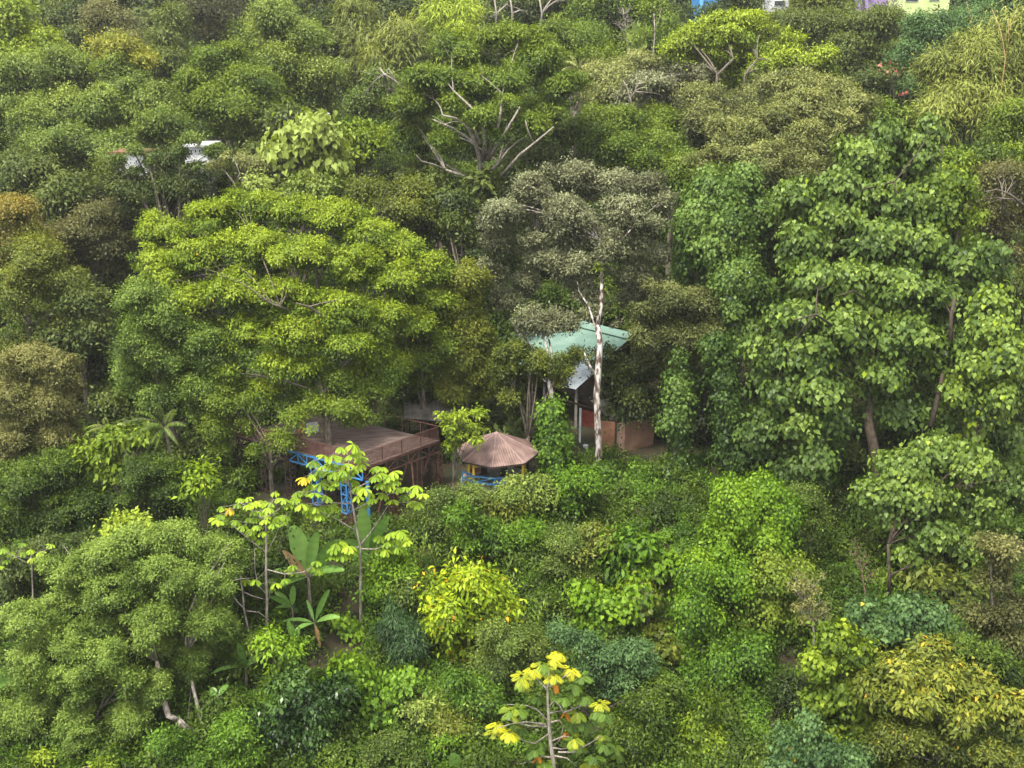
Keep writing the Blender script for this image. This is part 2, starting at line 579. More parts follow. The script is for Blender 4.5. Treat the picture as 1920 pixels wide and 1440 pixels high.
def carpet(name, n, yr, rc, L, w, pal, hz, cover, lt='mid', keep=None, tone=.5, flat=.55):
    y = rng.uniform(*yr, n * 3)
    x = rng.uniform(-1, 1, n * 3) * (y * .60 + 8)
    if keep is not None:
        k = keep(x, y)
        x, y = x[k], y[k]
    x, y = x[:n], y[:n]
    z = terrain(x, y) + rng.uniform(*hz, len(x))
    C = np.stack([x, y, z], 1)
    RC = rc * rng.uniform(.5, 1.4, len(x))
    D = unit(np.stack([rng.normal(0, .3, len(x)), rng.normal(-.3, .3, len(x)), np.ones(len(x))], 1))
    V, F, t = clump_leaves(C, D, RC, L, w, .35, .8, cover, flat, tone0=tone)
    o = mesh_np(name, V, F, PAL[pal], None, t)
    o["kind"] = "stuff"
    return o


def off_plat(x, y):
    inside = ((x > -19) & (x < -5) & (y > 66) & (y < 77)) | ((x > -5.5) & (x < 2.2) & (y > 65.5) & (y < 73.5)) | ((x > 2) & (x < 17) & (y > 73.5) & (y < 100))
    dirt = ((x + 10.2) / 1.3) ** 2 + ((y - 55.5) / 4.5) ** 2 < 1
    return ~(inside | dirt)


carpet("creeping_ground_cover", 5600, (40, 76), .5, .14, .6, 'grn', (-.1, .7), 1.1, keep=off_plat, tone=.5)
carpet("undergrowth", 1500, (44, 86), 1.0, .22, .45, 'mg', (.2, 1.1), .75, keep=off_plat, tone=.3)
carpet("hillside_undergrowth", 3200, (86, 150), 1.7, .36, .45, 'mg', (.0, 4.5), .75, tone=.3, keep=off_plat)
carpet("ridge_undergrowth", 1900, (150, 240), 2.6, .75, .45, 'dg', (.5, 8.5), .8)

# ------------------------------------------------------------------ trees: pixel silhouettes turned into real lobes at real distances
# ---- far hillside
tree("leafy_tree", "pale lime green tree filling the top left corner of the hillside", "tree", 'ygl', 'mid', 128,
     [(25, 35, 60, 50), (85, 100, 50, 45, -2), (20, 110, 70, 50, -4)])
tree("leafy_tree", "dark layered tree just right of the lime green corner tree", "tree", 'dg', 'layer', 152, [(115, 35, 55, 50), (150, 75, 40, 35, -3)], tone=.6)
tree("leafy_tree", "rusty olive domed tree at the top edge left of the pagoda shaped tree", "tree", 'br', 'fine', 150, [(205, 40, 62, 55), (225, 85, 55, 40, -4)], tone=.8)
tree("leafy_tree", "blue green pagoda shaped tree with stacked flat layers at the top", "tree", 'dg', 'layer', 142,
     [(320, 35, 40, 30), (318, 75, 58, 35), (312, 115, 50, 30, -2)], tone=.95)
tree("leafy_tree", "dusky brown grey tree mass behind the pagoda shaped tree", "tree", 'br', 'fine', 158, [(400, 20, 70, 50), (440, 60, 50, 45), (385, 75, 45, 35)], tone=.35)
tree("leafy_tree", "broad soft green tree on the left with small bare grey branch", "tree", 'mgl', 'fine', 118,
     [(60, 140, 95, 55), (130, 120, 55, 40), (20, 210, 80, 60, -3), (110, 210, 80, 55, -4)], nl=14)
tree("leafy_tree", "green tree crowned with ochre yellow new leaves", "tree", 'mgl', 'fine', 114,
     [(230, 150, 75, 55), (280, 190, 70, 55, -2), (200, 200, 70, 50, -4), (300, 240, 55, 45, -5)])
r_ = tree("leafy_tree", "ochre yellow leafy dome above the soft green trees", "tree", 'oc', 'fine', 117, [(232, 95, 58, 32), (262, 118, 38, 28, -2), (190, 88, 30, 18)], tone=.6, under=.2)
tree("leafy_tree", "soft green tree below the ochre topped tree, leaning over the rust edged white house corner", "tree", 'mgl', 'fine', 106,
     [(120, 270, 95, 50), (220, 270, 60, 45), (300, 250, 70, 50), (215, 300, 30, 28, -2), (60, 240, 60, 50, 3)], tone=.35, nl=14)
tree("leafy_tree", "tall full green tree left of the bamboo thickets", "tree", 'mgl', 'fine', 124,
     [(520, 25, 65, 50), (560, 90, 80, 60), (600, 150, 50, 60, -2), (520, 120, 50, 55, -3), (610, 100, 40, 40)], tone=.62)
tree("leafy_tree", "rounded green tree leaning in front of the tall full green tree", "tree", 'mg', 'fine', 117,
     [(420, 115, 85, 42), (380, 150, 60, 45), (470, 160, 70, 55, -2), (430, 200, 90, 40, -4), (520, 200, 40, 40, -3)], tone=.72)
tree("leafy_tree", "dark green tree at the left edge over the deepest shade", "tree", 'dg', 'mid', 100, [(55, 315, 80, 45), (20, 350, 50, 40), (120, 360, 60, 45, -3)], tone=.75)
tree("leafy_tree", "small round dark tree between the brown shrubs and the windowed white house", "tree", 'dg', 'mid', 99, [(330, 335, 60, 50), (380, 350, 40, 35), (290, 330, 35, 24), (402, 320, 16, 22), (330, 300, 18, 16)], tone=.5)
tree("leafy_tree", "dark green leafy tangle in front of the two white house glimpses", "tree", 'dg', 'fine', 92.5,
     [(240, 346, 42, 20), (300, 340, 36, 22), (366, 336, 28, 14), (340, 355, 50, 24), (270, 360, 40, 22), (210, 322, 25, 26), (398, 338, 20, 18), (306, 300, 22, 22)], tone=.55, fill=True, lumpy=.35)
tree("leafy_tree", "thin leafy sprays framing the white wall glimpses", "tree", 'mgl', 'fine', 91.5, [(365, 262, 26, 8), (336, 288, 14, 20), (402, 286, 16, 20), (250, 282, 24, 7), (224, 300, 12, 16), (281, 302, 14, 18), (372, 312, 26, 8), (252, 320, 26, 7)], tone=.25, rck=.5, fill=False, lumpy=.2, dens=1.3)
tree("leafy_tree", "dull brown grey round tree right of the orange tipped tree", "tree", 'br', 'fine', 93, [(165, 430, 78, 58), (215, 455, 50, 50), (120, 470, 50, 40)], tone=.45)
tree("leafy_tree", "brownish olive flat tree under the windowed white house", "tree", 'br', 'fine', 96, [(270, 375, 75, 32), (340, 385, 45, 25), (215, 395, 45, 30)], tone=.72)
tree("leafy_tree", "orange tipped tree at the left edge", "tree", 'ob', 'fine', 88, [(25, 400, 55, 42), (60, 440, 45, 40), (10, 460, 50, 40)], tone=.6)
tree("leafy_tree", "creeper hung olive green tree below the orange tipped tree", "tree", 'og', 'fine', 84,
     [(60, 480, 75, 45), (125, 520, 45, 40), (50, 550, 70, 60, -1), (30, 610, 55, 50), (115, 600, 40, 55)], tone=.55, hb=.3)
tree("leafy_tree", "dark tree standing in the left gully", "tree", 'dg', 'mid', 83, [(155, 565, 45, 45), (120, 640, 60, 45), (175, 620, 35, 50)], tone=.6)
tree("leafy_tree", "pale sparse tree with forked white branches below the windowed white house", "tree", 'ogp', 'puff', 95, [(440, 300, 55, 20), (480, 310, 28, 20), (405, 315, 25, 18)], tone=.75,
     bark=BARKP, under=.1, cover=.8, limbs=[([(452, 372, 95), (440, 345, 95), (425, 325, 95), (412, 312, 95)], .14, .04),
                                           ([(452, 372, 95), (455, 340, 95), (465, 315, 95), (462, 300, 95)], .14, .04), ([(440, 345, 95), (450, 325, 94), (440, 300, 95)], .09, .03)])
tree("leafy_tree", "lime shrub tree right of the big drooping leaved tree", "tree", 'yg', 'mid', 103, [(665, 240, 48, 25), (690, 265, 35, 30), (655, 285, 35, 30)], tone=.6)
tree("leafy_tree", "small dark scrubby tree under the rounded green tree", "tree", 'dg', 'mid', 103, [(540, 215, 45, 35), (600, 258, 36, 26), (490, 290, 40, 30), (560, 290, 50, 40, 2)], tone=.75)
tree("leafy_tree", "grey green tree with bare pale fork left of the spreading giant", "tree", 'mgl', 'fine', 119, [(720, 150, 50, 38), (740, 190, 45, 40), (690, 190, 40, 50)], tone=.3, bark=BARKP,
     limbs=[([(755, 165, 112), (738, 150, 112), (722, 140, 112), (712, 128, 112)], .16, .05), ([(738, 150, 112), (735, 138, 112), (728, 128, 112)], .1, .04)])
# ---- spreading giant with pale branches
giant = [([(905, 395, 99), (902, 340, 98), (900, 300, 97.5), (892, 270, 96), (878, 240, 95), (855, 222, 94), (830, 216, 94)], 0.286, 0.070),
         ([(905, 300, 97.5), (910, 265, 96), (906, 235, 95), (888, 205, 95), (850, 170, 95)], 0.245, 0.056),
         ([(912, 300, 97.5), (930, 250, 96), (938, 215, 95), (942, 175, 96)], 0.231, 0.070),
         ([(915, 300, 97.5), (940, 262, 95), (958, 230, 94), (975, 200, 94)], 0.204, 0.056),
         ([(940, 330, 96), (975, 290, 94), (1010, 262, 93), (1038, 238, 92)], 0.150, 0.056),
         ([(1000, 268, 93.5), (990, 245, 93), (985, 225, 93)], 0.068, 0.035),
         ([(900, 270, 96), (890, 240, 96), (895, 205, 96)], 0.150, 0.056),
         ([(835, 318, 95), (812, 308, 94), (790, 302, 93.5), (780, 290, 93)], 0.095, 0.035),
         ([(900, 350, 97), (870, 330, 96), (835, 318, 95)], 0.136, 0.098),
         ([(920, 320, 97), (935, 305, 97), (945, 280, 96)], 0.136, 0.070)]
gi = tree("spreading_tree", "huge spreading tree with many pale branches showing through its open middle", "tree", 'mg', 'layer', 100,
          [(960, 75, 90, 35, 4), (880, 100, 85, 50, 2), (820, 145, 75, 45, -2), (785, 195, 60, 45, -2), (770, 250, 55, 45, 0), (900, 160, 80, 45, 0), (1010, 115, 70, 45, 2),
           (1050, 165, 55, 45, 0), (1030, 205, 55, 40, 1), (1060, 250, 45, 40, 6), (955, 150, 50, 40, -2), (800, 300, 45, 35, 4), (960, 215, 80, 50, 9), (860, 250, 80, 60, 9), (985, 290, 60, 50, 9), (850, 195, 35, 22, -4), (905, 215, 32, 20, -5), (960, 190, 35, 22, -4), (1000, 235, 28, 20, -4), (830, 260, 30, 22, -4), (930, 255, 20, 14, -5)],
          base=(-2.7, 99), bark=BARKP, limbs=giant, fill=False, tr=.55, tone=.62, nl=16, hb=.3, rck=.85)
tree("leafy_tree", "fern wrapped trunk base under the spreading giant", "tree", 'dg', 'big', 96, [(905, 340, 30, 45), (900, 400, 32, 50)], tone=.75, base=(-2.7, 96))
tree("leafy_tree", "dark shrub tree in the shade left of the giant's trunk", "tree", 'dg', 'mid', 98, [(830, 340, 45, 40), (860, 390, 45, 35), (780, 330, 40, 30, 3)], tone=.65)
tree("leafy_tree", "dark understory tree right of the giant's trunk", "tree", 'dg', 'mid', 104, [(1000, 290, 60, 45), (1060, 300, 50, 50), (960, 330, 50, 40, -4)], tone=.6)
tree("leafy_tree", "rounded green tree rising behind the spreading giant", "tree", 'mg', 'fine', 128, [(1080, 80, 60, 45), (1040, 55, 50, 35), (1120, 120, 45, 40, -4)], tone=.7, bark=BARKP)
tree("leafy_tree", "pale yellowish feathery tree right of the pale palm fronds", "tree", 'ogp', 'fine', 117, [(1140, 140, 55, 35), (1150, 180, 50, 35, -2), (1190, 120, 50, 28, 5)], tone=.75)
tree("leafy_tree", "grey olive tree with thin pale forked branch in the upper middle", "tree", 'gg', 'fine', 112, [(1215, 165, 60, 35), (1180, 195, 45, 30), (1290, 150, 60, 45, 4), (1275, 195, 50, 35)], tone=.35,
     bark=BARKP, limbs=[([(1184, 205, 109), (1182, 185, 109), (1176, 165, 109), (1168, 150, 109)], .12, .04), ([(1182, 185, 109), (1190, 172, 109), (1194, 158, 109)], .09, .03)])
tree("leafy_tree", "mid green double crowned tree above the silver grey tree", "tree", 'mg', 'fine', 105, [(1120, 235, 60, 42), (1175, 225, 50, 40), (1150, 275, 80, 45, -2), (1220, 265, 60, 45), (1240, 225, 45, 35, 2)], tone=.62)
tree("leafy_tree", "bright yellow green feathery tree spreading below the blue house", "tree", 'ygl', 'layer', 117,
     [(1300, 75, 65, 38), (1395, 60, 85, 45), (1350, 105, 75, 40), (1450, 90, 75, 40), (1500, 115, 55, 35, -2), (1540, 110, 35, 32, -2), (1420, 125, 60, 30, -2), (1270, 95, 30, 25), (1322, 45, 30, 14), (1345, 38, 24, 14)],
     tone=.62, bark=BARK, nl=16, rck=.8, split=True, fill=True, limbs=[([(1340, 240, 112), (1342, 190, 112), (1345, 140, 112), (1375, 110, 112)], .22, .1), ([(1395, 175, 112), (1397, 140, 112), (1420, 110, 112)], .18, .08)])
tree("leafy_tree", "olive grey tree in the shade below the bright feathery tree", "tree", 'ogp', 'fine', 108, [(1330, 185, 60, 40), (1390, 195, 70, 45), (1330, 225, 60, 40, -2), (1440, 165, 50, 30, 3)], tone=.3)
tree("leafy_tree", "pale olive mounded tree with whitish leaf tips on the right", "tree", 'ogp', 'puff', 100,
     [(1490, 165, 75, 35), (1560, 175, 60, 35), (1600, 205, 50, 45, -2), (1510, 205, 80, 45, -3), (1560, 230, 60, 40, -4)], tone=.6)
tree("leafy_tree", "large khaki mounded tree left of the tall broad leaved tree", "tree", 'ogp', 'puff', 93,
     [(1440, 225, 85, 35, 2), (1380, 260, 70, 40), (1340, 310, 50, 55, -2), (1420, 310, 80, 60, -2), (1500, 270, 75, 50), (1500, 330, 60, 45, -2)], tone=.5, hb=.3)
tree("leafy_tree", "green shaded tree between the silver grey tree and the khaki tree", "tree", 'mg', 'fine', 98, [(1270, 270, 50, 40), (1285, 320, 45, 45, -3), (1235, 300, 50, 30)], tone=.6)
tree("leafy_tree", "dark grey green tree in front of the purple house", "tree", 'dg', 'fine', 132, [(1640, 50, 70, 42), (1600, 100, 60, 60, -2), (1680, 110, 50, 60, -2), (1545, 45, 45, 35, 4), (1490, 40, 50, 30, 8)], tone=.85)
tree("leafy_tree", "dark tree with coral blossoms in the deep gap right of the feathery tree", "tree", 'dg', 'fine', 120, [(1620, 165, 55, 40), (1680, 170, 45, 50), (1650, 205, 50, 30)], tone=.4)
tree("leafy_tree", "emerald green tree below the lime yellow house", "tree", 'bg', 'fine', 121, [(1755, 55, 65, 35), (1715, 100, 42, 45), (1760, 100, 50, 40), (1715, 170, 28, 50, -2), (1840, 40, 60, 50, 5), (1725, 36, 24, 8, 0)], tone=.68)
tree("leafy_tree", "small yellowish green tree under the dark gap on the right", "tree", 'mg', 'mid', 102, [(1690, 215, 45, 28), (1650, 215, 35, 22)], tone=.6)
tree("bamboo_clump", "golden green feathery bamboo arching at the upper right", "bamboo", 'bam', 'bamboo', 104,
     [(1770, 130, 60, 45), (1830, 110, 70, 50), (1890, 150, 60, 60), (1800, 190, 75, 45, -2), (1860, 220, 70, 40, -3), (1760, 225, 55, 35, -3), (1900, 70, 50, 60, 2)], rck=1.2, tone=.5, dens=1.1)
tree("leafy_tree", "round green tree cut by the right edge beside the golden bamboo", "tree", 'mg', 'fine', 97, [(1905, 215, 48, 32), (1885, 250, 40, 28)], tone=.7)
tree("leafy_tree", "yellow green creeper covered tree at the right below the bamboo", "tree", 'yg', 'mid', 87, [(1800, 300, 60, 30), (1840, 290, 50, 25), (1780, 340, 50, 40, -2), (1890, 300, 40, 30)], tone=.45)
tree("leafy_tree", "dull olive brown tree with long bare twigs at the right edge", "tree", 'br', 'fine', 84, [(1870, 350, 75, 50), (1900, 410, 60, 50), (1840, 400, 50, 45), (1880, 470, 60, 40)], tone=.75, nl=16,
     limbs=[([(1920, 385, 79), (1895, 365, 79), (1870, 355, 79), (1845, 360, 79)], .1, .03), ([(1915, 375, 79), (1880, 372, 79), (1855, 380, 79)], .07, .02)])
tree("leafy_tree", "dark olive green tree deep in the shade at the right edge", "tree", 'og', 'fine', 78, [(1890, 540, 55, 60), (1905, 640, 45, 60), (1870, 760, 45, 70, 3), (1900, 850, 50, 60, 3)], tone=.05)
# top edge woods
for (lab, pal, lt, Y, lob, tn) in [
    ("slim grey green bamboo like tree left of the lime bamboo", 'bam', 'bamboo', 146, [(665, 45, 50, 60), (700, 95, 55, 55, -3), (650, 110, 35, 50, -4)], .35),
    ("dull olive bamboo clump with a golden side in front of the dark ridge trees", 'bam', 'bamboo', 138, [(745, 70, 35, 55), (715, 120, 30, 40, -2), (770, 90, 28, 40)], .5),
    ("lime yellow bamboo clump glowing at the top edge", 'bamy', 'bamboo', 150, [(830, 35, 45, 38), (870, 30, 45, 40), (850, 75, 55, 28, -3), (815, 75, 25, 25, -3)], .5),
    ("dark tree at the top edge behind the lime bamboo", 'dg', 'fine', 175, [(790, -10, 60, 45), (730, 0, 60, 45), (720, 45, 60, 40)], .35),
    ("dark ridge tree with three thin pale trunks", 'dg', 'fine', 165, [(950, 5, 65, 45), (1010, 20, 60, 50), (920, 40, 50, 30, -4), (1060, 0, 60, 40)], .55),
    ("green ridge tree beside the bare white twigs", 'mg', 'fine', 158, [(1110, 30, 55, 40), (1150, 10, 60, 40), (1110, 70, 45, 30, -5), (1200, 25, 50, 50)], .5),
    ("green ridge tree left of the blue house", 'mg', 'fine', 150, [(1235, 30, 45, 45), (1210, 75, 40, 35, -4), (1255, 70, 30, 30, -4)], .65),
    ("dark ridge tree between the blue house and the grey roof", 'dg', 'fine', 158, [(1372, -12, 38, 28), (1350, 20, 26, 22, -6), (1405, 12, 30, 25)], .5),
    ("light green ridge tree right of the grey roof", 'og', 'fine', 148, [(1520, 20, 50, 35), (1570, 15, 50, 35), (1450, 40, 40, 25)], .5),
    ("dark green ridge tree above the golden bamboo", 'bg', 'fine', 140, [(1830, 10, 45, 40), (1900, 5, 60, 45)], .5),
    ("dark ridge tree behind the dusky brown grey tree", 'dg', 'fine', 172, [(480, 0, 60, 45), (300, 0, 60, 40), (200, -10, 70, 40), (380, -10, 60, 40)], .4),
    ("grey green ridge tree left of the thin bamboo like tree", 'mgl', 'fine', 150, [(620, 20, 50, 50), (640, 0, 50, 40), (460, 60, 30, 40)], .3),
]:
    tree("bamboo_clump" if lt == 'bamboo' else "leafy_tree", lab, "bamboo" if lt == 'bamboo' else "tree", pal, lt, Y, lob, tone=tn,
         bark=BARKP if 'pale trunks' in lab else None,
         limbs=[([(x, 58, 150), (x + 3, 25, 150), (x - 2, -8, 150)], .16, .1) for x in (928, 958, 1013)] if 'pale trunks' in lab else None, split=True)

# ---- middle distance
tree("leafy_tree", "olive green tree behind the crest of the big lime crowned tree", "tree", 'og', 'fine', 93, [(700, 365, 60, 32), (770, 360, 50, 32), (740, 400, 80, 35, -2), (800, 400, 35, 30)], tone=.45)
tree("leafy_tree", "small light green tree between the drooping leaved tree and the lime crown", "tree", 'mgl', 'mid', 94, [(600, 345, 55, 25), (550, 350, 45, 22), (480, 345, 40, 18)], tone=.7)
tree("leafy_tree", "dark tree in the hollow left of the silver grey tree", "tree", 'dg', 'mid', 88, [(860, 430, 45, 45), (850, 380, 40, 40, 4), (890, 470, 40, 40)], tone=.5)
sg = tree("leafy_tree", "silver grey leaved tree with white mottled trunk in front of the green roof", "tree", 'gg', 'puff', 77.5,
     [(1070, 330, 75, 35, 2), (1000, 360, 60, 45, 1), (950, 400, 55, 55), (930, 450, 45, 45), (1060, 400, 75, 55, -1), (1150, 345, 70, 38, 2), (1215, 345, 45, 30, 3), (1180, 400, 60, 50),
      (1120, 440, 55, 45, -1), (1000, 470, 60, 45), (980, 530, 50, 35, 1), (1190, 475, 50, 35, 1), (1200, 520, 45, 35, 1), (1080, 540, 55, 30, 1), (1130, 575, 30, 18, -2), (1090, 500, 50, 35, -2), (1160, 520, 35, 30, -1), (1050, 490, 45, 35, -1), (1100, 555, 28, 16, -2), (1150, 470, 40, 28, -3), (1215, 430, 45, 40, 0), (1225, 480, 40, 35, 1), (1190, 560, 45, 30, 2), (1230, 540, 35, 25, 2), (915, 510, 40, 35, 0), (950, 560, 45, 28, 1), (1240, 380, 30, 30, 2), (1072, 604, 20, 9, -3), (1152, 606, 20, 10, -3), (1100, 588, 26, 9, -3), (1040, 590, 22, 12, -2)],
     base=(6.0, 70.5), bark=BARKW, tr=.10, tone=.5, hb=.3, nl=9, cover=.78, dens=.85, lumpy=.6,
     limbs=[([(1124, 905, 71), (1122, 860, 71), (1121, 800, 71.2), (1119, 740, 71.5), (1122, 690, 72), (1125, 640, 72.5), (1120, 610, 73)], .27, .21),
            ([(1120, 612, 73), (1127, 575, 73.5), (1128, 540, 74), (1128, 500, 74.5), (1124, 450, 75)], .16, .08),
            ([(1121, 625, 73), (1112, 600, 73.5), (1104, 575, 74), (1085, 545, 74.5)], .09, .04),
            ([(1119, 705, 72), (1108, 690, 72), (1100, 672, 72.5), (1092, 655, 73)], .10, .05),
            ([(1127, 500, 74.5), (1140, 475, 75), (1165, 450, 75.5)], .1, .05)])
tree("leafy_tree", "small two storeyed tree, grey above and olive below, before the green roof", "tree", 'gg', 'puff', 73.5, [(1000, 600, 48, 28), (1030, 612, 32, 22), (1068, 605, 18, 18)],
     tone=.4, base=(2.5, 70.3), bark=BARKW, tr=.08, limbs=[([(1037, 775, 71), (1034, 750, 71.2), (1032, 728, 71.5), (1028, 715, 71.6)], .20, .17), ([(1030, 718, 71.5), (1020, 700, 72), (1008, 690, 72), (1003, 660, 72.5)], .11, .08),
      ([(1030, 718, 71.6), (1024, 690, 72), (1028, 660, 72.5), (1015, 620, 73)], .12, .07), ([(1029, 700, 72), (1036, 670, 72.5), (1030, 640, 73), (1022, 615, 73)], .10, .05), ([(1003, 660, 72.5), (985, 635, 73), (965, 615, 73)], .08, .04)])
tree("leafy_tree", "low olive green tree under the small two storeyed grey tree", "tree", 'og', 'puff', 72, [(960, 660, 40, 25), (1000, 680, 45, 28), (1045, 690, 40, 28), (1075, 662, 16, 12), (945, 695, 35, 30), (960, 735, 28, 25), (1048, 715, 16, 14)],
     tone=.35, base=(1.0, 71))
tree("leafy_tree", "yellowish olive tree between the lime crown and the silver grey tree", "tree", 'og', 'puff', 75.5, [(880, 520, 45, 40), (860, 570, 45, 45), (890, 620, 45, 40), (870, 670, 50, 40), (905, 700, 45, 35), (855, 730, 45, 30)],
     tone=.72)
tree("leafy_tree", "grey olive tree right of the green roof above the ivy column", "tree", 'ogp', 'puff', 74, [(1205, 580, 34, 33), (1260, 560, 55, 38), (1310, 570, 45, 42), (1220, 630, 45, 38), (1280, 630, 60, 45), (1330, 620, 35, 40), (1260, 672, 40, 25)],
     tone=.25, hb=.28, bark=BARKD)
tree("leafy_tree", "dark tree standing behind the ridge of the green roof", "tree", 'mg', 'fine', 96, [(1010, 555, 50, 30), (1080, 560, 50, 30), (1150, 580, 50, 35), (1210, 610, 45, 40, -4), (1190, 660, 40, 40, -8), (1260, 700, 35, 40, -8), (950, 580, 40, 40)], tone=.3)
tree("leafy_tree", "dark shade loving tree between the ivy columns", "tree", 'dg', 'mid', 76, [(1320, 780, 35, 50), (1310, 860, 30, 40), (1410, 740, 40, 50, 2), (1250, 770, 25, 45, 1), (1470, 790, 40, 50, 2), (1330, 700, 35, 40, 3)], tone=.3)
tree("leafy_tree", "dark shrub tree beside the orange wall behind the white trunk", "tree", 'dg', 'mid', 77, [(1170, 700, 40, 40), (1190, 745, 45, 32), (1130, 660, 25, 30), (1220, 760, 30, 28), (1160, 770, 22, 20)], tone=.5, cover=.9)
tree("leafy_tree", "creeper smothered green tree with rounded head right of the silver grey tree", "tree", 'vine', 'vine', 80,
     [(1340, 370, 70, 45), (1390, 345, 45, 28), (1300, 420, 45, 45, -1), (1370, 420, 60, 45, -2), (1340, 470, 55, 45, -2), (1420, 400, 40, 45), (1290, 480, 35, 45)], tone=.75, hb=.4, rck=1.3)
fv = tree("flowering_creeper_mound", "creeper mound dotted with lilac flowers below the rounded creeper tree", "vine", 'vine', 'vine', 75,
     [(1385, 525, 62, 35), (1420, 560, 45, 40), (1370, 575, 50, 40), (1400, 630, 50, 45)], tone=.7, hb=.35, rck=1.2)
speckle(*fv, "blossoms", 'flw', 60, .22)
tree("leafy_tree", "dark grey green tree behind the lilac flowered creeper mound", "tree", 'dg', 'mid', 82, [(1450, 520, 50, 50), (1460, 440, 45, 50), (1440, 620, 50, 50), (1350, 540, 30, 30)], tone=.6)
iv = tree("creeper_column", "tall ivy wrapped column beside the orange wall", "vine", 'vine', 'vine', 71, [(1268 + 4 * math.sin(k), 690 + k * 32, 24 + k * 1.6, 34, -.1 * k) for k in range(8)] + [(1300, 930, 45, 38, -1), (1250, 945, 35, 30, -1)], tone=.55, tr=.2, hb=.1, lumpy=.2)
speckle(*iv, "blossoms", 'flw', 30, .12)
iv = tree("creeper_column", "drooping dark creeper curtain right of the ivy wrapped column", "vine", 'vine', 'vine', 70, [(1350 + k * 5, 680 + k * 34, 30 + k * 2.5, 36) for k in range(6)] + [ (1420, 800, 45, 60, 2), (1450, 860, 50, 60, 2), (1340, 650, 30, 30)], tone=.35, hb=.1)
speckle(*iv, "blossoms", 'flw', 40, .11)
iv = tree("creeper_column", "bright ivy covered stump holding the small two storeyed tree", "vine", 'grn', 'vine', 69.6, [(1034 + k * 2.5, 778 + k * 26, 24 + k * 1.2, 28, -.1 * k) for k in range(6)] + [(1035, 935, 32, 28, -1)], lumpy=.2, tone=.45, hb=.15, tr=.15)
speckle(*iv, "blossoms", 'flw', 8, .12)
iv = tree("creeper_column", "ivy skirt around the foot of the white mottled trunk", "vine", 'grn', 'vine', 69.8, [(1128, 885, 18, 22), (1130, 920, 25, 35), (1140, 960, 35, 35, -1)], tone=.45, hb=.15)
speckle(*iv, "blossoms", 'flw', 8, .12)
tree("creeper_mound", "dark green creeper bank below the orange wall", "vine", 'grn', 'vine', 71.5, [(1190, 895, 55, 32), (1200, 935, 60, 40, -2), (1160, 985, 60, 35, -4), (1085, 975, 45, 35, -3)], tone=.5, hb=.2)

# ---- the big lime crown over the deck
tree("big_crown_tree", "biggest tree, its lime green crown spreading above the timber deck", "tree", 'yg', 'layer', 72,
     [(400, 410, 90, 45, 4), (480, 385, 80, 35, 6), (310, 430, 65, 40, 4), (560, 400, 80, 38, 6), (640, 410, 70, 35, 5), (700, 440, 60, 40, 4), (760, 460, 55, 40, 4),
      (290, 490, 55, 50, 3), (370, 480, 70, 50, 1), (470, 460, 80, 50, 1), (570, 480, 80, 50, 0), (660, 500, 75, 50, 0), (740, 520, 60, 45, 1), (810, 500, 45, 45, 3),
      (440, 540, 70, 50, -1), (540, 560, 75, 50, -2), (640, 580, 75, 50, -2), (560, 630, 65, 40, -3), (470, 620, 60, 45, -2), (650, 640, 55, 35, -3), (720, 590, 50, 40, -1),
      (430, 690, 45, 32, -2), (520, 680, 55, 35, -3), (600, 400, 60, 30, 7), (500, 730, 40, 28, -2), (580, 690, 45, 28, -3), (700, 650, 55, 35, -1), (770, 600, 50, 45, 1), (360, 560, 60, 50, 0), (380, 620, 50, 40, -1), (660, 700, 45, 30, -1), (320, 520, 55, 45, 1), (820, 560, 40, 40, 3), (740, 680, 45, 35, 0)],
     base=(-12.9, 68.6), tr=.42, tone=.62, hb=.32, nl=26, acc=.002, rck=.8,
     limbs=[([(618, 835, 68.6), (614, 790, 68.6), (605, 740, 69), (590, 690, 70), (560, 620, 71)], .34, .2),
            ([(560, 620, 71), (540, 580, 69.5), (525, 575, 68.5), (510, 570, 68)], .12, .04), ([(620, 620, 70), (600, 590, 68.5), (580, 575, 67.8), (555, 568, 67.3)], .12, .04), ([(605, 740, 69), (640, 690, 70), (680, 640, 71)], .16, .06)])
tree("leafy_tree", "soft green weeping tree forming the left flank of the big lime crown", "tree", 'soft', 'fine', 71,
     [(270, 560, 55, 60), (330, 590, 55, 60), (260, 640, 45, 55), (320, 670, 60, 55), (390, 650, 50, 60, -1), (380, 730, 45, 45, -1), (300, 740, 55, 40), (240, 700, 30, 40)], tone=.35, hb=.25, cover=1.1)
tree("leafy_tree", "mid green hanging boughs in front of the deck's rear left corner", "tree", 'mg', 'fine', 69.5, [(420, 740, 40, 40), (400, 800, 28, 45), (460, 742, 40, 22), (500, 748, 28, 20), (415, 840, 12, 20), (470, 800, 16, 28), (548, 782, 20, 26, -2.5), (585, 805, 14, 22, -3), (478, 850, 14, 26, -2), (530, 830, 10, 20, -3), (600, 762, 26, 18, -1), (640, 765, 26, 20, -2)], tone=.75, fill=False)
hb_ = tree("leafy_tree", "shaded green tree hanging over the deck's rear edge", "tree", 'mg', 'fine', 70,
     [(640, 710, 50, 40), (590, 730, 45, 30), (690, 740, 45, 50), (660, 770, 45, 35, -1), (720, 690, 50, 45, 1), (560, 745, 40, 25)], tone=.6, base=(-10.5, 77), fill=False)
speckle(*hb_, "blossoms", 'flw', 8, .14)
tree("leafy_tree", "olive green tree with small lilac flecks left of the gazebo tree", "tree", 'mg', 'fine', 75, [(780, 600, 50, 50), (790, 670, 50, 45), (830, 640, 40, 50), (750, 650, 45, 45), (800, 560, 45, 40)], tone=.55)
tree("leafy_tree", "dark thicket tree between the deck and the gazebo", "tree", 'dg', 'mid', 78, [(760, 730, 50, 28), (830, 740, 45, 30), (890, 760, 50, 32), (940, 780, 40, 35), (985, 770, 35, 40), (930, 730, 50, 30, 2)], tone=.45)
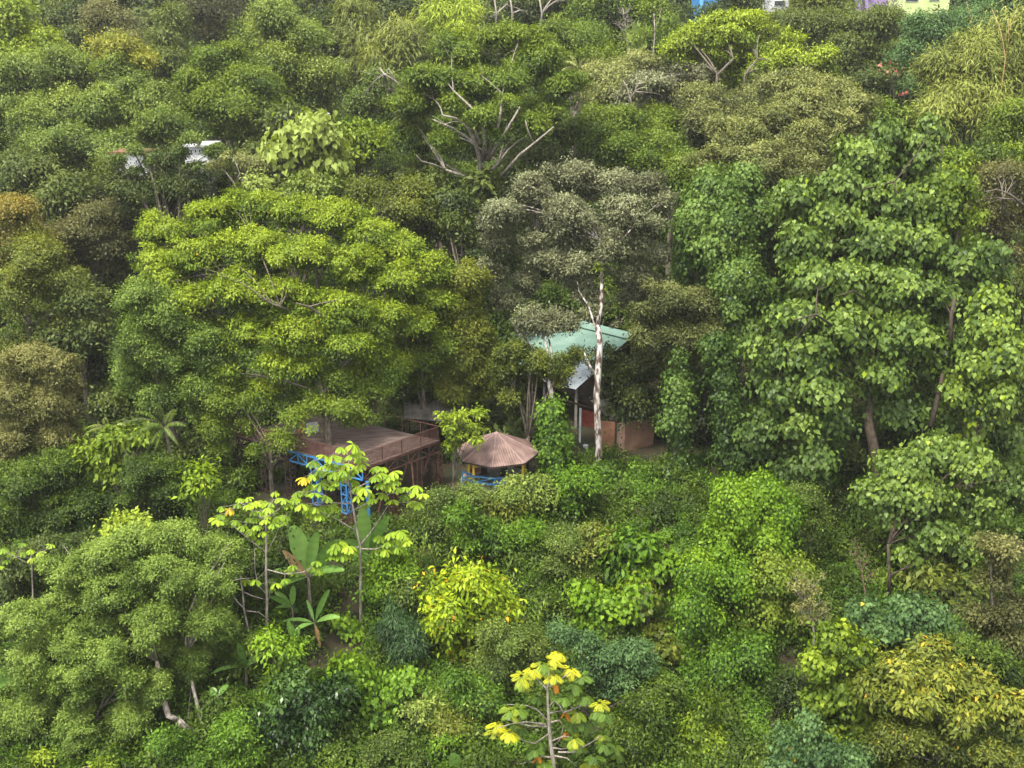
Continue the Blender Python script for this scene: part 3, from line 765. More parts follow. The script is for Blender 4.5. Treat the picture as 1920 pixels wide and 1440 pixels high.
tree("leafy_tree", "low dark tree directly behind the gazebo roof", "tree", 'dg', 'big', 76, [(960, 810, 45, 28), (1010, 820, 28, 40), (870, 800, 30, 22)], tone=.5)
tree("sapling", "lime green sapling with pointed leaves left of the gazebo roof", "tree", 'yg', 'layer', 66.3, [(828, 778, 24, 6), (868, 776, 26, 6), (900, 770, 18, 5), (845, 797, 26, 7), (888, 798, 24, 6), (862, 816, 24, 7), (893, 824, 18, 5), (848, 834, 16, 5)], tone=.7, base=(-4.2, 66.6), tr=.035, cover=.8, Lk=1.5, dens=.9, rck=.55, lumpy=.3)

# ---- left middle
tree("leafy_tree", "tan topped tree with buff leaf tips at the left edge", "tree", 'tan', 'puff', 70, [(50, 680, 75, 35), (120, 695, 48, 38), (30, 740, 60, 45), (100, 755, 65, 50), (30, 810, 60, 50), (110, 820, 55, 45)], tone=.5, hb=.3)
tree("leafy_tree", "dark green bushy tree below the tan topped tree", "tree", 'mg', 'fine', 65, [(50, 900, 75, 50), (120, 880, 55, 45), (30, 970, 60, 45), (120, 950, 60, 45), (170, 930, 40, 50)], tone=.25)
tree("leafy_tree", "round dark green shrub tree left of the deck's legs", "tree", 'mg', 'fine', 62.5, [(280, 890, 75, 40), (240, 930, 50, 40), (330, 930, 70, 42), (380, 960, 45, 38), (280, 965, 60, 30)], tone=.15)
tree("leafy_tree", "dark leafy tree in the shade behind the feather palm", "tree", 'dg', 'mid', 71, [(380, 830, 40, 45), (330, 850, 50, 35), (250, 800, 45, 30), (210, 760, 35, 35)], tone=.6)
tree("leafy_tree", "yellow green bush with soft broad leaves left of the feather palm", "bush", 'yg', 'big', 65.5, [(225, 825, 32, 26), (190, 855, 32, 26), (270, 815, 28, 15), (215, 875, 35, 20)], tone=.45, Lk=.8)
tree("sapling", "slender lime yellow sapling against the dark shrub left of the deck", "sapling", 'ye', 'big', 60.5, [(374, 885, 10, 14), (376, 902, 13, 10)], tone=.3, Lk=.7, tr=.04, cover=.7)
tree("leafy_tree", "dark bushes under the left end of the deck", "bush", 'mg', 'mid', 69, [(450, 900, 30, 35), (470, 860, 25, 30, 3), (520, 900, 35, 35, 3), (420, 900, 20, 40, 1), (560, 890, 25, 30, 4)], tone=.45, cover=.9)
tree("leafy_tree", "dark bush behind the blue trestle legs", "bush", 'dg', 'mid', 72, [(610, 900, 40, 40), (670, 930, 40, 30), (630, 960, 40, 28), (560, 950, 30, 28)], tone=.6)

# ---- right broad leaved trees
b1 = [([(1650, 900, 66.5), (1640, 850, 67), (1628, 790, 67.5), (1632, 720, 69), (1640, 620, 72), (1655, 500, 75), (1662, 400, 78)], .45, .15),
      ([(1745, 800, 66), (1760, 740, 66.5), (1768, 700, 67)], .2, .12), ([(1782, 640, 67), (1784, 590, 67.5), (1790, 560, 68)], .16, .1),
      ([(1655, 360, 76), (1662, 345, 74.5), (1678, 340, 74), (1680, 365, 73.5)], .10, .05), ([(1660, 362, 75), (1640, 350, 74), (1615, 356, 73.5)], .10, .04),
      ([(1620, 560, 68), (1600, 545, 66), (1570, 555, 65)], .08, .03), ([(1560, 610, 67), (1530, 590, 65), (1490, 600, 63.5)], .09, .04)]
tree("broad_leaved_tree", "tallest broad leaved tree filling the right side", "tree", 'ht', 'heart', 70,
     [(1665, 260, 55, 35, 9), (1620, 300, 65, 45, 8), (1720, 290, 55, 45, 8), (1745, 235, 25, 18, 8), (1660, 370, 80, 55, 6), (1580, 350, 60, 40, 6), (1500, 365, 50, 38, 6), (1560, 420, 65, 45, 4),
      (1740, 380, 60, 50, 6), (1500, 440, 50, 38, 3), (1640, 450, 75, 45, 3), (1730, 460, 65, 50, 3), (1530, 520, 60, 40, 0), (1610, 530, 75, 45, 0), (1700, 540, 75, 45, 0), (1500, 590, 65, 40, -1),
      (1440, 660, 50, 38, -2), (1510, 660, 60, 42, -3), (1600, 620, 65, 45, -2), (1690, 630, 70, 45, -2), (1770, 560, 50, 45, 1), (1540, 730, 60, 42, -4), (1460, 740, 45, 35, -3), (1660, 700, 50, 30, -3), (1740, 680, 45, 35, -1),
      (1500, 800, 45, 35, -4)],
     base=(23.5, 66), bark=BARKD, tr=.45, tone=.5, hb=.2, nl=30, acc=.012, limbs=b1, lumpy=.45, rck=.9, fill=True)
tree("broad_leaved_tree", "yellow green broad leaved tree behind the right flank of the tallest one", "tree", 'yg', 'heart', 76, [(1770, 360, 50, 40), (1800, 420, 45, 45), (1765, 420, 40, 35), (1800, 360, 40, 35)], tone=.35, Lk=.8)
tree("broad_leaved_tree", "shaded broad leaved tree between the two biggest right hand crowns", "tree", 'ht', 'heart', 68,
     [(1800, 500, 50, 40, 3), (1850, 480, 40, 35, 4), (1780, 640, 40, 40, 1), (1690, 770, 55, 40, 0), (1760, 790, 50, 35, 0), (1560, 790, 45, 35, -1), (1530, 860, 45, 32, -3), (1430, 800, 40, 40, -1), (1480, 870, 40, 30, -2), (1880, 820, 40, 35, 0), (1890, 900, 35, 40, -2)],
     tone=.25, hb=.2, lumpy=.5, bark=BARKD)
tree("broad_leaved_tree", "broad leaved tree with lime young leaves near the right edge", "tree", 'ht', 'heart', 66, [(1860, 610, 45, 30), (1885, 660, 40, 35, -1), (1830, 680, 45, 38), (1880, 740, 42, 32, -1), (1830, 760, 50, 32), (1790, 730, 30, 30), (1860, 560, 35, 25, 1)],
     tone=.72, hb=.2, acc=.1, bark=BARK, cover=.8)
tree("broad_leaved_tree", "lower domed broad leaved tree beneath the tallest one", "tree", 'ht', 'heart', 62,
     [(1760, 845, 75, 32, 1), (1690, 870, 55, 38), (1820, 870, 60, 38), (1650, 920, 60, 35, -1), (1730, 930, 75, 40, -1), (1820, 940, 60, 45), (1660, 970, 50, 30, -1), (1740, 1000, 65, 38, -2), (1810, 1010, 50, 38, -1), (1700, 1040, 40, 25, -2)],
     tone=.62, hb=.2, acc=.01, bark=BARKD, tr=.2, limbs=[([(1668, 1120, 59), (1667, 1080, 59), (1665, 1020, 59.5)], .1, .08)])
tree("leafy_tree", "sprays of long hanging leaves under the lower domed broad leaved tree", "tree", 'og', 'big', 59.5, [(1740, 1080, 55, 28), (1790, 1090, 40, 28), (1700, 1085, 30, 22)], tone=.5)
tree("leafy_tree", "dark thicket in the hollow under the broad leaved trees", "tree", 'dg', 'mid', 70, [(1580, 860, 55, 50), (1660, 840, 50, 50, 3), (1720, 780, 60, 50, 5), (1560, 950, 50, 45, -3), (1620, 1020, 60, 45, -5), (1590, 790, 50, 40, 6), (1780, 800, 60, 50, 5)], tone=.35)
tree("leafy_tree", "dull grey green bush right of the vivid creeper mound", "bush", 'mgl', 'fine', 60.5, [(1505, 930, 40, 32), (1525, 970, 35, 40), (1500, 1000, 40, 30)], tone=.25)

# ---- slope below the gazebo
S = [
    ("bushy_shrub", "small leafy shrub hiding the right side of the gazebo floor", 'mgl', 'mid', 66.2, [(990, 918, 24, 14), (1003, 935, 26, 16), (965, 928, 22, 12)], .6, {}),
    ("bushy_shrub", "grey green shrub left of the gazebo floor", 'mgl', 'fine', 64.5, [(825, 930, 30, 24), (855, 955, 32, 24), (820, 965, 35, 28), (845, 985, 40, 25), (895, 934, 26, 10, 1), (938, 934, 28, 10, 1)], .3, {}),
    ("bushy_shrub", "yellowish shrub straight below the gazebo", 'og', 'mid', 65, [(925, 945, 32, 20), (940, 962, 32, 22), (905, 965, 25, 22)], .75, {}),
    ("bushy_shrub", "green spindly shrub below the yellowish gazebo shrub", 'grn', 'mid', 61.5, [(900, 985, 40, 28), (930, 1010, 38, 28), (890, 1020, 30, 25)], .5, {}),
    ("bushy_shrub", "low vivid green bush above the ginger plants", 'vg', 'mid', 62.5, [(985, 1000, 35, 25), (975, 1040, 35, 28)], .5, {}),
    ("bushy_shrub", "grey green rounded bush in the middle of the slope", 'mgl', 'fine', 59.5, [(1060, 1020, 40, 28), (1050, 1060, 45, 35), (1090, 1080, 40, 30)], .45, {}),
    ("bushy_shrub", "yellow flecked leafy bush above the vivid mound's left side", 'og', 'mid', 60, [(1130, 1010, 45, 25), (1110, 1045, 35, 28)], .75, {}),
    ("bushy_shrub", "large leaved green bush left of the vivid creeper mound", 'vg', 'big', 59, [(1200, 1025, 50, 28), (1235, 1060, 45, 35), (1180, 1070, 45, 30)], .35, {}),
    ("bushy_shrub", "light green mounded bush on the mid slope", 'vg', 'hsmall', 56, [(1130, 1120, 55, 32), (1170, 1140, 50, 38), (1120, 1165, 45, 28)], .7, {}),
    ("bushy_shrub", "yellow mottled bush beside the dark creeper flank", 'oc', 'hsmall', 55, [(1215, 1140, 28, 35), (1225, 1190, 25, 30), (1240, 1230, 22, 30)], .12, {}),
    ("fine_leaved_shrub", "fine leaved grey green shrub right of the golden bush", 'mgl', 'fine', 52.5, [(965, 1190, 45, 25), (1000, 1215, 38, 25), (950, 1225, 40, 28), (925, 1255, 25, 25)], .4, {}),
    ("golden_shrub", "golden yellow bush glowing in the middle of the slope", 'ye', 'big', 54.5, [(885, 1090, 42, 24), (850, 1125, 36, 28), (915, 1128, 36, 30), (838, 1175, 32, 30), (895, 1175, 36, 32), (858, 1222, 32, 22), (932, 1145, 24, 24), (875, 1150, 42, 70)], .45, dict(acc=.02, Lk=.75, lumpy=.22, dens=1.5)),
    ("bushy_shrub", "grey green shrub left of the golden bush", 'mgl', 'mid', 55.5, [(785, 1130, 35, 25), (780, 1165, 32, 28), (770, 1110, 30, 22)], .3, {}),
    ("bushy_shrub", "feathery dark weeping shrub below the ginger plants", 'bg', 'bamboo', 54, [(740, 1170, 28, 25), (770, 1200, 32, 32), (750, 1220, 30, 28)], .2, {}),
    ("bushy_shrub", "lime leaved shrub at the foot of the bright umbrella tree", 'vg', 'hsmall', 56.5, [(680, 1160, 32, 28), (690, 1190, 28, 28), (650, 1170, 25, 28)], .75, {}),
    ("bushy_shrub", "small pale shrub right of the bare soil patch", 'vg', 'mid', 58, [(725, 1080, 30, 22), (715, 1110, 32, 22), (745, 1065, 22, 15)], .7, {}),
    ("bushy_shrub", "broad soft leaved vine bush right of the dark shiny shrub", 'vg', 'hsmall', 51.5, [(655, 1250, 35, 32), (670, 1300, 32, 35), (640, 1290, 25, 30), (675, 1340, 25, 22)], .6, {}),
    ("bushy_shrub", "bright citrus like bush above the dark shiny shrub", 'vg', 'big', 51, [(535, 1215, 32, 25), (530, 1245, 38, 25)], .85, dict(Lk=.7)),
    ("glossy_shrub", "dark shiny shrub with light tips at the bottom left", 'gl', 'big', 48.5, [(540, 1300, 55, 38), (590, 1310, 50, 38), (520, 1360, 50, 45), (590, 1370, 55, 45), (550, 1420, 60, 40), (620, 1400, 35, 40)], .45, dict(Lk=.65, hb=.3)),
    ("bushy_shrub", "grey leaved mound at the bottom between dark shrub and sapling", 'mgl', 'fine', 47.5, [(730, 1400, 40, 38), (700, 1430, 35, 30), (760, 1440, 35, 30)], .2, {}),
    ("bushy_shrub", "spindly green shrub below the golden bush", 'grn', 'mid', 50.5, [(880, 1290, 35, 28), (910, 1320, 35, 28), (850, 1330, 30, 28)], .45, {}),
    ("bushy_shrub", "low yellow green bush at the bottom left of the lobed leaf tree", 'vg', 'mid', 48.5, [(830, 1390, 40, 25), (880, 1400, 40, 28), (850, 1430, 40, 25)], .5, {}),
    ("bushy_shrub", "sunny leafy bush between the sapling and the vine bush", 'grn', 'hsmall', 50.5, [(730, 1290, 30, 22), (720, 1330, 32, 28), (760, 1270, 28, 18)], .7, {}),
    ("bushy_shrub", "dark rounded bush right of the lobed leaf tree", 'mg', 'mid', 47.5, [(1190, 1380, 45, 35), (1220, 1330, 40, 35), (1180, 1430, 45, 30)], .4, {}),
    ("bushy_shrub", "dark green bush at the foot of the blue green tree", 'mg', 'mid', 50.5, [(1230, 1290, 40, 30), (1010, 1290, 35, 22), (1060, 1310, 35, 20)], .4, {}),
    ("bushy_shrub", "green shrub left of the white ivy skirted trunk's foot", 'vg', 'mid', 65.5, [(1085, 900, 25, 18), (1010, 975, 30, 20), (1075, 940, 28, 22)], .3, {}),
    ("bushy_shrub", "shaded shrub below the left cecropia's bare trunk", 'mg', 'mid', 53, [(450, 1230, 35, 35), (420, 1290, 35, 35), (465, 1290, 30, 25)], .45, {}),
    ("bushy_shrub", "bright low bush beneath the grey leaning trunk", 'grn', 'mid', 46.8, [(370, 1425, 45, 22), (440, 1430, 45, 30), (430, 1380, 35, 35), (330, 1400, 28, 20)], .5, {}),
    ("bushy_shrub", "dark green shrub behind the two thin pale trunks", 'mg', 'mid', 57.5, [(450, 1080, 30, 40), (520, 1060, 30, 30), (470, 1130, 28, 35), (540, 1000, 35, 35, 4), (500, 1180, 28, 30, -2)], .3, {}),
]
for nm, lab, pal, lt, Y, lob, tn, kw in S:
    tree(nm, lab, "shrub", pal, lt, Y, lob + [(l[0] + random.uniform(-1, 1) * l[2], l[1] + random.uniform(-.9, .6) * l[3], l[2] * .55, l[3] * .75, random.uniform(-1, 1)) for l in lob for _ in (0, 1)], tone=tn, tr=.05, **dict(dict(lumpy=.6), **kw))

# ---- creeper mounds, right of the middle
tree("creeper_mound", "vivid green creeper covered mound rising at the centre right", "vine", 'vg', 'vine', 57.5,
     [(1430, 925, 55, 32, 1), (1380, 950, 50, 40), (1460, 960, 50, 40, 1), (1350, 1010, 60, 50), (1430, 1020, 55, 45), (1310, 1070, 48, 45, -1), (1370, 1080, 60, 45, -1)], tone=.6, hb=.3, rck=1.4, lumpy=.4)
tree("creeper_mound", "darker creeper flank right of the vivid mound", "vine", 'mg', 'vine', 56, [(1450, 1080, 55, 45), (1500, 1090, 35, 40), (1420, 1150, 60, 50), (1490, 1160, 35, 45)], tone=.8, hb=.3, rck=1.4)
tree("creeper_mound", "bright fan of creeper leaves on the lower left of the vivid mound", "vine", 'vg', 'vine', 54.5, [(1300, 1150, 45, 45), (1340, 1180, 45, 45), (1285, 1220, 35, 45)], tone=.4, hb=.3, rck=1.4)
tree("creeper_mound", "shaded creeper heap with a dark hollow", "vine", 'grn', 'vine', 52.5, [(1350, 1250, 50, 40), (1420, 1230, 55, 40), (1390, 1300, 60, 45), (1450, 1290, 40, 45), (1300, 1290, 40, 45)], tone=.22, hb=.3, rck=1.4)
tree("creeper_mound", "light creeper clad spire at the bottom below the shaded creeper heap", "vine", 'yg', 'vine', 48.5, [(1325, 1325, 22, 25), (1310, 1370, 35, 32), (1345, 1400, 45, 35), (1290, 1420, 45, 35)], tone=.45, hb=.25, rck=1.4)
tree("leafy_tree", "dark shaded bush in the hollow left of the bottom right corner trees", "bush", 'dg', 'mid', 51, [(1450, 1380, 40, 50), (1480, 1290, 35, 45), (1420, 1420, 45, 30)], tone=.35)
tree("broad_leaved_tree", "blue green large leaved tree above the ochre tree", "tree", 'bg', 'heart', 54, [(1620, 1135, 48, 25), (1690, 1140, 50, 28), (1745, 1150, 45, 30), (1650, 1175, 55, 30), (1720, 1190, 60, 32), (1780, 1190, 35, 30)], tone=.75, acc=.004, Lk=.85)
tree("leafy_tree", "yellow green rounded tree left of the ochre tree", "tree", 'yg', 'hsmall', 49.5, [(1565, 1195, 50, 28), (1600, 1225, 45, 35), (1540, 1240, 38, 38), (1590, 1290, 55, 45), (1545, 1310, 40, 45), (1620, 1340, 50, 40), (1560, 1370, 45, 30)], tone=.4, hb=.3)
tree("ochre_tree", "ochre and yellow leaved tree in the bottom right corner", "tree", 'oc', 'big', 47.5,
     [(1740, 1220, 55, 28, 1), (1690, 1255, 55, 32), (1770, 1265, 60, 35), (1640, 1290, 48, 30), (1830, 1285, 50, 28), (1720, 1310, 65, 35, -1), (1800, 1330, 60, 32, -1), (1880, 1320, 48, 22, -1), (1900, 1350, 35, 20, -1)], tone=.3, hb=.3, Lk=.8, rck=.8, acc=.01)
tree("leafy_tree", "olive leafy tree filling the lower part under the ochre tree", "tree", 'og', 'mid', 46.5, [(1700, 1370, 60, 35), (1770, 1390, 65, 38), (1660, 1400, 45, 30), (1840, 1400, 60, 35), (1900, 1420, 45, 40), (1730, 1430, 60, 30)], tone=.35, hb=.25, acc=.01)
tree("leafy_tree", "buff grey thin leaved tree at the right edge", "tree", 'tan', 'mid', 53.5, [(1880, 1030, 50, 38), (1860, 1085, 45, 38), (1895, 1130, 45, 45), (1850, 1150, 40, 40), (1885, 1200, 50, 40)], tone=.15, hb=.2)
tree("leafy_tree", "dark olive foliage between the buff tree and ochre tree at the right edge", "tree", 'mg', 'mid', 51, [(1850, 1230, 50, 25), (1900, 1260, 40, 28), (1890, 1390, 30, 20), (1800, 1210, 35, 22)], tone=.25)
tree("broad_leaved_tree", "broad leaved green creeper bush at the bottom right of centre", "bush", 'bg', 'heart', 46, [(1470, 1390, 40, 28), (1520, 1360, 35, 35), (1540, 1400, 50, 35), (1480, 1430, 50, 28), (1610, 1430, 60, 28)], tone=.6, Lk=.8, acc=.004)

# ---- lower left tree
lt_l = [([(378, 1410, 49.5), (368, 1390, 49.4), (352, 1368, 49.2), (332, 1350, 49)], .21, .19),
        ([(332, 1350, 49), (316, 1342, 49), (310, 1322, 49.2), (300, 1290, 50), (295, 1240, 51)], .19, .12), ([(368, 1390, 49.4), (375, 1340, 49.8), (362, 1290, 50.5), (350, 1230, 51.5)], .12, .08)]
tree("rounded_tree", "large soft green puffy tree across the lower left", "tree", 'soft', 'puff', 52.5,
     [(340, 1010, 75, 35, 1), (420, 1030, 45, 38, 1), (260, 1015, 60, 32, 1), (190, 1040, 60, 38), (130, 1070, 55, 38), (400, 1090, 55, 45), (310, 1080, 75, 50, -1), (210, 1110, 70, 45, -1),
      (110, 1130, 60, 40), (380, 1160, 60, 50, -1), (290, 1160, 65, 45, -2), (420, 1180, 35, 45), (360, 1240, 45, 45, -1), (190, 1170, 60, 35, -1)], base=(-13.9, 49.5), tone=.5, hb=.25, bark=BARKP, tr=.08, limbs=lt_l, fill=True, nl=14)
tree("rounded_tree", "lighter puffy tree in front of the large soft green one at the left edge", "tree", 'soft', 'puff', 49.5,
     [(40, 1160, 60, 40), (120, 1200, 60, 38), (190, 1230, 55, 38, -1), (60, 1240, 70, 45), (140, 1280, 70, 45, -1), (230, 1280, 50, 40, -1), (60, 1340, 70, 50), (150, 1360, 65, 45, -1), (240, 1350, 48, 38, -1), (200, 1410, 60, 38, -1),
      (60, 1420, 70, 35), (290, 1290, 38, 40), (300, 1420, 30, 25)], tone=.55, hb=.3)
tree("bushy_shrub", "small lime bush peeking over the top of the large soft green tree", "shrub", 'ygl', 'big', 56, [(235, 965, 28, 14), (255, 980, 25, 14), (215, 985, 20, 14)], tone=.6, Lk=.7)
tree("bushy_shrub", "small yellow patch of leaves at the bottom left corner", "shrub", 'yg', 'mid', 46.8, [(80, 1420, 32, 15), (60, 1440, 40, 16), (200, 1436, 40, 12)], tone=.4)
tree("leafy_tree", "dark tree behind the lower left puffy trees at the edge", "tree", 'dg', 'mid', 58, [(40, 1060, 50, 30), (90, 1030, 50, 30, 2), (20, 1110, 40, 30), (160, 1010, 40, 28, 4), (400, 990, 40, 25, 3)], tone=.5)

# ------------------------------------------------------------------ built things
WOOD = noise_mat("brown_painted_timber", (.055, .022, .016), (.115, .052, .040), 3, .7, .3)
WOODD = noise_mat("dark_timber", (.020, .013, .010), (.050, .030, .022), 3, .8, .3)
DUST = noise_mat("dusty_deck_boards", (.085, .055, .045), (.165, .120, .102), .9, .85, .2, stretch=(1, 4, 1))
BLUE = noise_mat("blue_paint", (.035, .155, .36), (.060, .21, .46), 4, .45, .15)
YEL = noise_mat("yellow_paint", (.55, .36, .03), (.72, .50, .06), 5, .5, .15)
ROOFB = noise_mat("brown_roof_sheet", (.105, .062, .052), (.20, .130, .112), 1.2, .6, .15)
ROOFG = noise_mat("green_roof_sheet", (.088, .150, .118), (.195, .262, .228), .5, .7, .1, c3=(.122, .202, .165), contrast=(.3, .75))
ZINC = noise_mat("pale_zinc_sheet", (.20, .23, .25), (.36, .40, .42), .8, .45, .1)
CONC = noise_mat("grey_concrete", (.16, .15, .13), (.30, .28, .26), 1.5, .9, .3)
TERRA = noise_mat("terracotta_wall", (.20, .085, .045), (.29, .14, .08), 1.1, .85, .2)
WALLBR = noise_mat("brown_wall", (.15, .085, .055), (.26, .15, .10), 1.0, .85, .2)
BLACK = noise_mat("black_plastic", (.012, .012, .013), (.03, .03, .032), 4, .5, .1)
WHITE = noise_mat("white_paint", (.45, .46, .48), (.62, .62, .62), 1.5, .6, .1)
GLASS = noise_mat("dark_window_glass", (.02, .025, .03), (.05, .06, .07), 1.0, .15, 0)
RED = noise_mat("red_lattice_paint", (.22, .03, .02), (.36, .06, .04), 3, .6, .2)
LIME = noise_mat("lime_house_wall", (.42, .50, .20), (.50, .57, .27), .8, .8, .1)
PURP = noise_mat("lilac_house_wall", (.28, .18, .42), (.36, .25, .52), .8, .8, .1)
CYAN = noise_mat("bright_blue_house_wall", (.025, .16, .38), (.04, .20, .46), .8, .7, .1)
CYAL = noise_mat("light_blue_house_trim", (.11, .34, .55), (.15, .40, .60), .8, .7, .1)
GREYH = noise_mat("grey_house_wall", (.35, .35, .36), (.50, .50, .50), .8, .8, .1)


def sheet(mb, A, B, Cc, D, n, amp=.035, th=.02):
    """corrugated sheet: A-B ridge, D-C eave, corrugations run from ridge to eave"""
    A, B, Cc, D = map(Vector, (A, B, Cc, D))
    nr = (B - A).cross(D - A).normalized()
    if nr.z < 0:
        nr = -nr
    vs = []
    for side in (0, 1):
        for i in range(n + 1):
            t = i / n
            o = nr * (amp * (i % 2) - side * th)
            vs += [A.lerp(B, t) + o, D.lerp(Cc, t) + o]
    m = 2 * (n + 1)
    fs = []
    for i in range(n):
        fs.append((2 * i, 2 * i + 1, 2 * i + 3, 2 * i + 2))
        fs.append((m + 2 * i, m + 2 * i + 2, m + 2 * i + 3, m + 2 * i + 1))
    mb.add(vs, fs)


# ---- timber deck on trestles
def deck():
    z = 1.35
    F, Rr, L = at_z(679, 878.5, z), at_z(824, 826, z), at_z(443, 817, z)
    B = L + Rr - F
    root = thing("timber_deck", "raised brown timber deck on tall trestles, its front corner trusses painted blue", "deck", (F.x, F.y, float(terrain(F.x, F.y))))
    zv = Vector((0, 0, 1))
    fl = MB()
    c = [F, Rr, B, L]
    # floor boards as one slab with board joints
    nb = 26
    for i in range(nb):
        a0, a1 = i / nb + .001, (i + 1) / nb - .001
        p = [F.lerp(L, a0), Rr.lerp(B, a0), Rr.lerp(B, a1), F.lerp(L, a1)]
        vs = [q + zv * dz for dz in (0, -.06) for q in p]
        fl.add(vs, [(0, 1, 2, 3), (7, 6, 5, 4), (0, 4, 5, 1), (1, 5, 6, 2), (2, 6, 7, 3), (3, 7, 4, 0)])
    fl.build("floor", DUST, root)

    def truss(a, b, mat, nm, dep=.72, n=None):
        mb = MB()
        n = n or max(2, int((b - a).length / 1.0))
        lo = Vector((0, 0, -dep))
        a, b = a - zv * .10, b - zv * .10
        mb.beam(a, b, .10, .12)
        mb.beam(a + lo, b + lo, .09, .09)
        for i in range(n + 1):
            p = a.lerp(b, i / n)
            mb.beam(p - zv * .06, p + lo + zv * .05, .06)
            if i < n:
                q = a.lerp(b, (i + 1) / n)
                if i % 2:
                    mb.beam(p - zv * .06, q + lo + zv * .05, .06)
                else:
                    mb.beam(p + lo + zv * .05, q - zv * .06, .06)
        return mb.build(nm, mat, root)
    split = F.lerp(L, (679 - 546) / (679 - 443.))
    truss(F, split, BLUE, "blue_truss", n=8)
    truss(split, L, WOODD, "side_truss", n=5)
    truss(F + (Rr - F) * .012, Rr, WOOD, "side_truss", n=7)
    truss(L + (B - L) * .02, B, WOODD, "side_truss", n=6)
    truss(Rr + (B - Rr) * .02, B, WOODD, "side_truss", n=10)
    # joists below the floor
    j = MB()
    for i in range(1, 9):
        j.beam(F.lerp(L, i / 9) - zv * .13, Rr.lerp(B, i / 9) - zv * .13, .07, .12)
    j.build("joists", WOODD, root)
    # light kerb rail
    k = MB()
    for a, b in ((F, Rr), (F, L)):
        k.beam(a + zv * .03 - (a - b).normalized() * 0, b + zv * .03, .07, .07)
    k.build("edge_board", DUST if False else ROOFB, root)

    # railing: posts, top rail, netting per side
    for a, b, n, op in ((F, Rr, 4, 1), (F, L, 7, 1), (L, B, 4, 0), (Rr, B, 7, 0)):
        d = (b - a)
        r = MB()
        for i in range(n + 1):
            p = a.lerp(b, i / n)
            r.beam(p + zv * .07, p + zv * 1.02, .05)
        r.beam(a + zv * 1.04, b + zv * 1.04, .05, .04)
        r.build("railing", WOOD, root)
        if op:
            nt = MB()
            m = int(d.length / .085)
            for i in range(1, m):
                p = a.lerp(b, i / m)
                nt.beam(p + zv * .08, p + zv * 1.0, .03, .012)
            for q in range(1, 11):
                nt.beam(a + zv * (.08 + q * .085), b + zv * (.08 + q * .085), .012, .03)
            nt.build("railing_mesh", WOOD, root)

    def tower(p, dr, mat_hi, mat_lo, w=.46, dd=.46, drop=3.05, nm="trestle"):
        dr = dr.normalized()
        sd = Vector((-dr.y, dr.x, 0)) * dd
        if sd.y < 0:
            sd = -sd
        g = float(terrain(p.x, p.y)) - .3
        top, mid = p.z - .85, p.z - .85 - drop + .35
        corners = [p - dr * w / 2, p + dr * w / 2, p + dr * w / 2 + sd, p - dr * w / 2 + sd]

        def seg(z0, z1, mat):
            mb = MB()
            for q in corners:
                mb.beam(Vector((q.x, q.y, z0)), Vector((q.x, q.y, z1)), .075)
            n = max(1, int(round((z0 - z1) / .72)))
            for s in range(4):
                a, b = corners[s], corners[(s + 1) % 4]
                for i in range(n):
                    za = z0 - (z0 - z1) * i / n - .05
                    zb = z0 - (z0 - z1) * (i + 1) / n - .05
                    mb.beam(Vector((a.x, a.y, zb)), Vector((b.x, b.y, zb)), .055)
                    if (i + s) % 2 == 0:
                        mb.beam(Vector((a.x, a.y, za)), Vector((b.x, b.y, zb)), .045)
            return mb.build("leg", mat, root)
        if mat_hi is not mat_lo:
            seg(top, mid, mat_hi)
            seg(mid, g, mat_lo)
        else:
            seg(top, g, mat_lo)
    dF, dR = (L - F), (Rr - F)
    for t, hi, lo in ((.375, BLUE, WOOD), (.147, BLUE, WOOD), (-.03, BLUE, WOOD), (.585, WOODD, WOODD), (.79, WOODD, WOODD), (1.02, WOODD, WOODD)):
        tower(F + dF * t + Vector((0, .02, 0)), dF, hi, lo, w=.46 if t >= 0 else .12, dd=.46 if t >= 0 else .12)
    for t in (.40, .72, 1.0):
        tower(F + dR * t, dR, WOOD, WOOD, w=.4)
    for t in (.1, .5, .95):
        tower(Rr + (B - Rr) * t, dF, WOODD, WOODD)
    for t in (.3, .6, .9):
        tower(F + dR * .5 + dF * t, dF, WOODD, WOODD)
    br = MB()
    for t, u in ((.30, -1.0), (.55, -1.3), (.62, .3), (.85, -1.2)):
        a = F + dR * t - zv * .9
        g = F + dR * t + Vector((u, -.9, 0))
        br.beam(a, Vector((g.x, g.y, float(terrain(g.x, g.y)) - .2)), .10)
    br.build("raking_props", WOOD, root)
    return F, Rr, L, B


DF, DR, DL, DB = deck()
# things lying on the deck
p = DL.lerp(DB, .42) + (DF - DL) * .36
bd = MB()
bd.beam(p + Vector((-.45, 0, .55)), p + Vector((.35, .1, .66)), .03, .75)
tag(bd.build("board", noise_mat("pale_board", (.38, .38, .42), (.55, .55, .60), 2, .6, .1)), "pale grey board leaning at the rear of the deck", "board")
st = MB()
q = p + Vector((-.85, 0, 0))
st.box((q.x, q.y, .42 + 1.38), (.42, .42, .05))
for sx in (-.17, .17):
    for sy in (-.17, .17):
        st.box((q.x + sx, q.y + sy, 1.36 + .2), (.05, .05, .38))
st.box((q.x, q.y + .19, 1.38 + .75), (.42, .05, .5))
tag(st.build("chair", noise_mat("orange_brown_plastic", (.30, .12, .05), (.38, .17, .08), 2, .5, .1)), "orange brown chair beside the pale board on the deck", "chair")

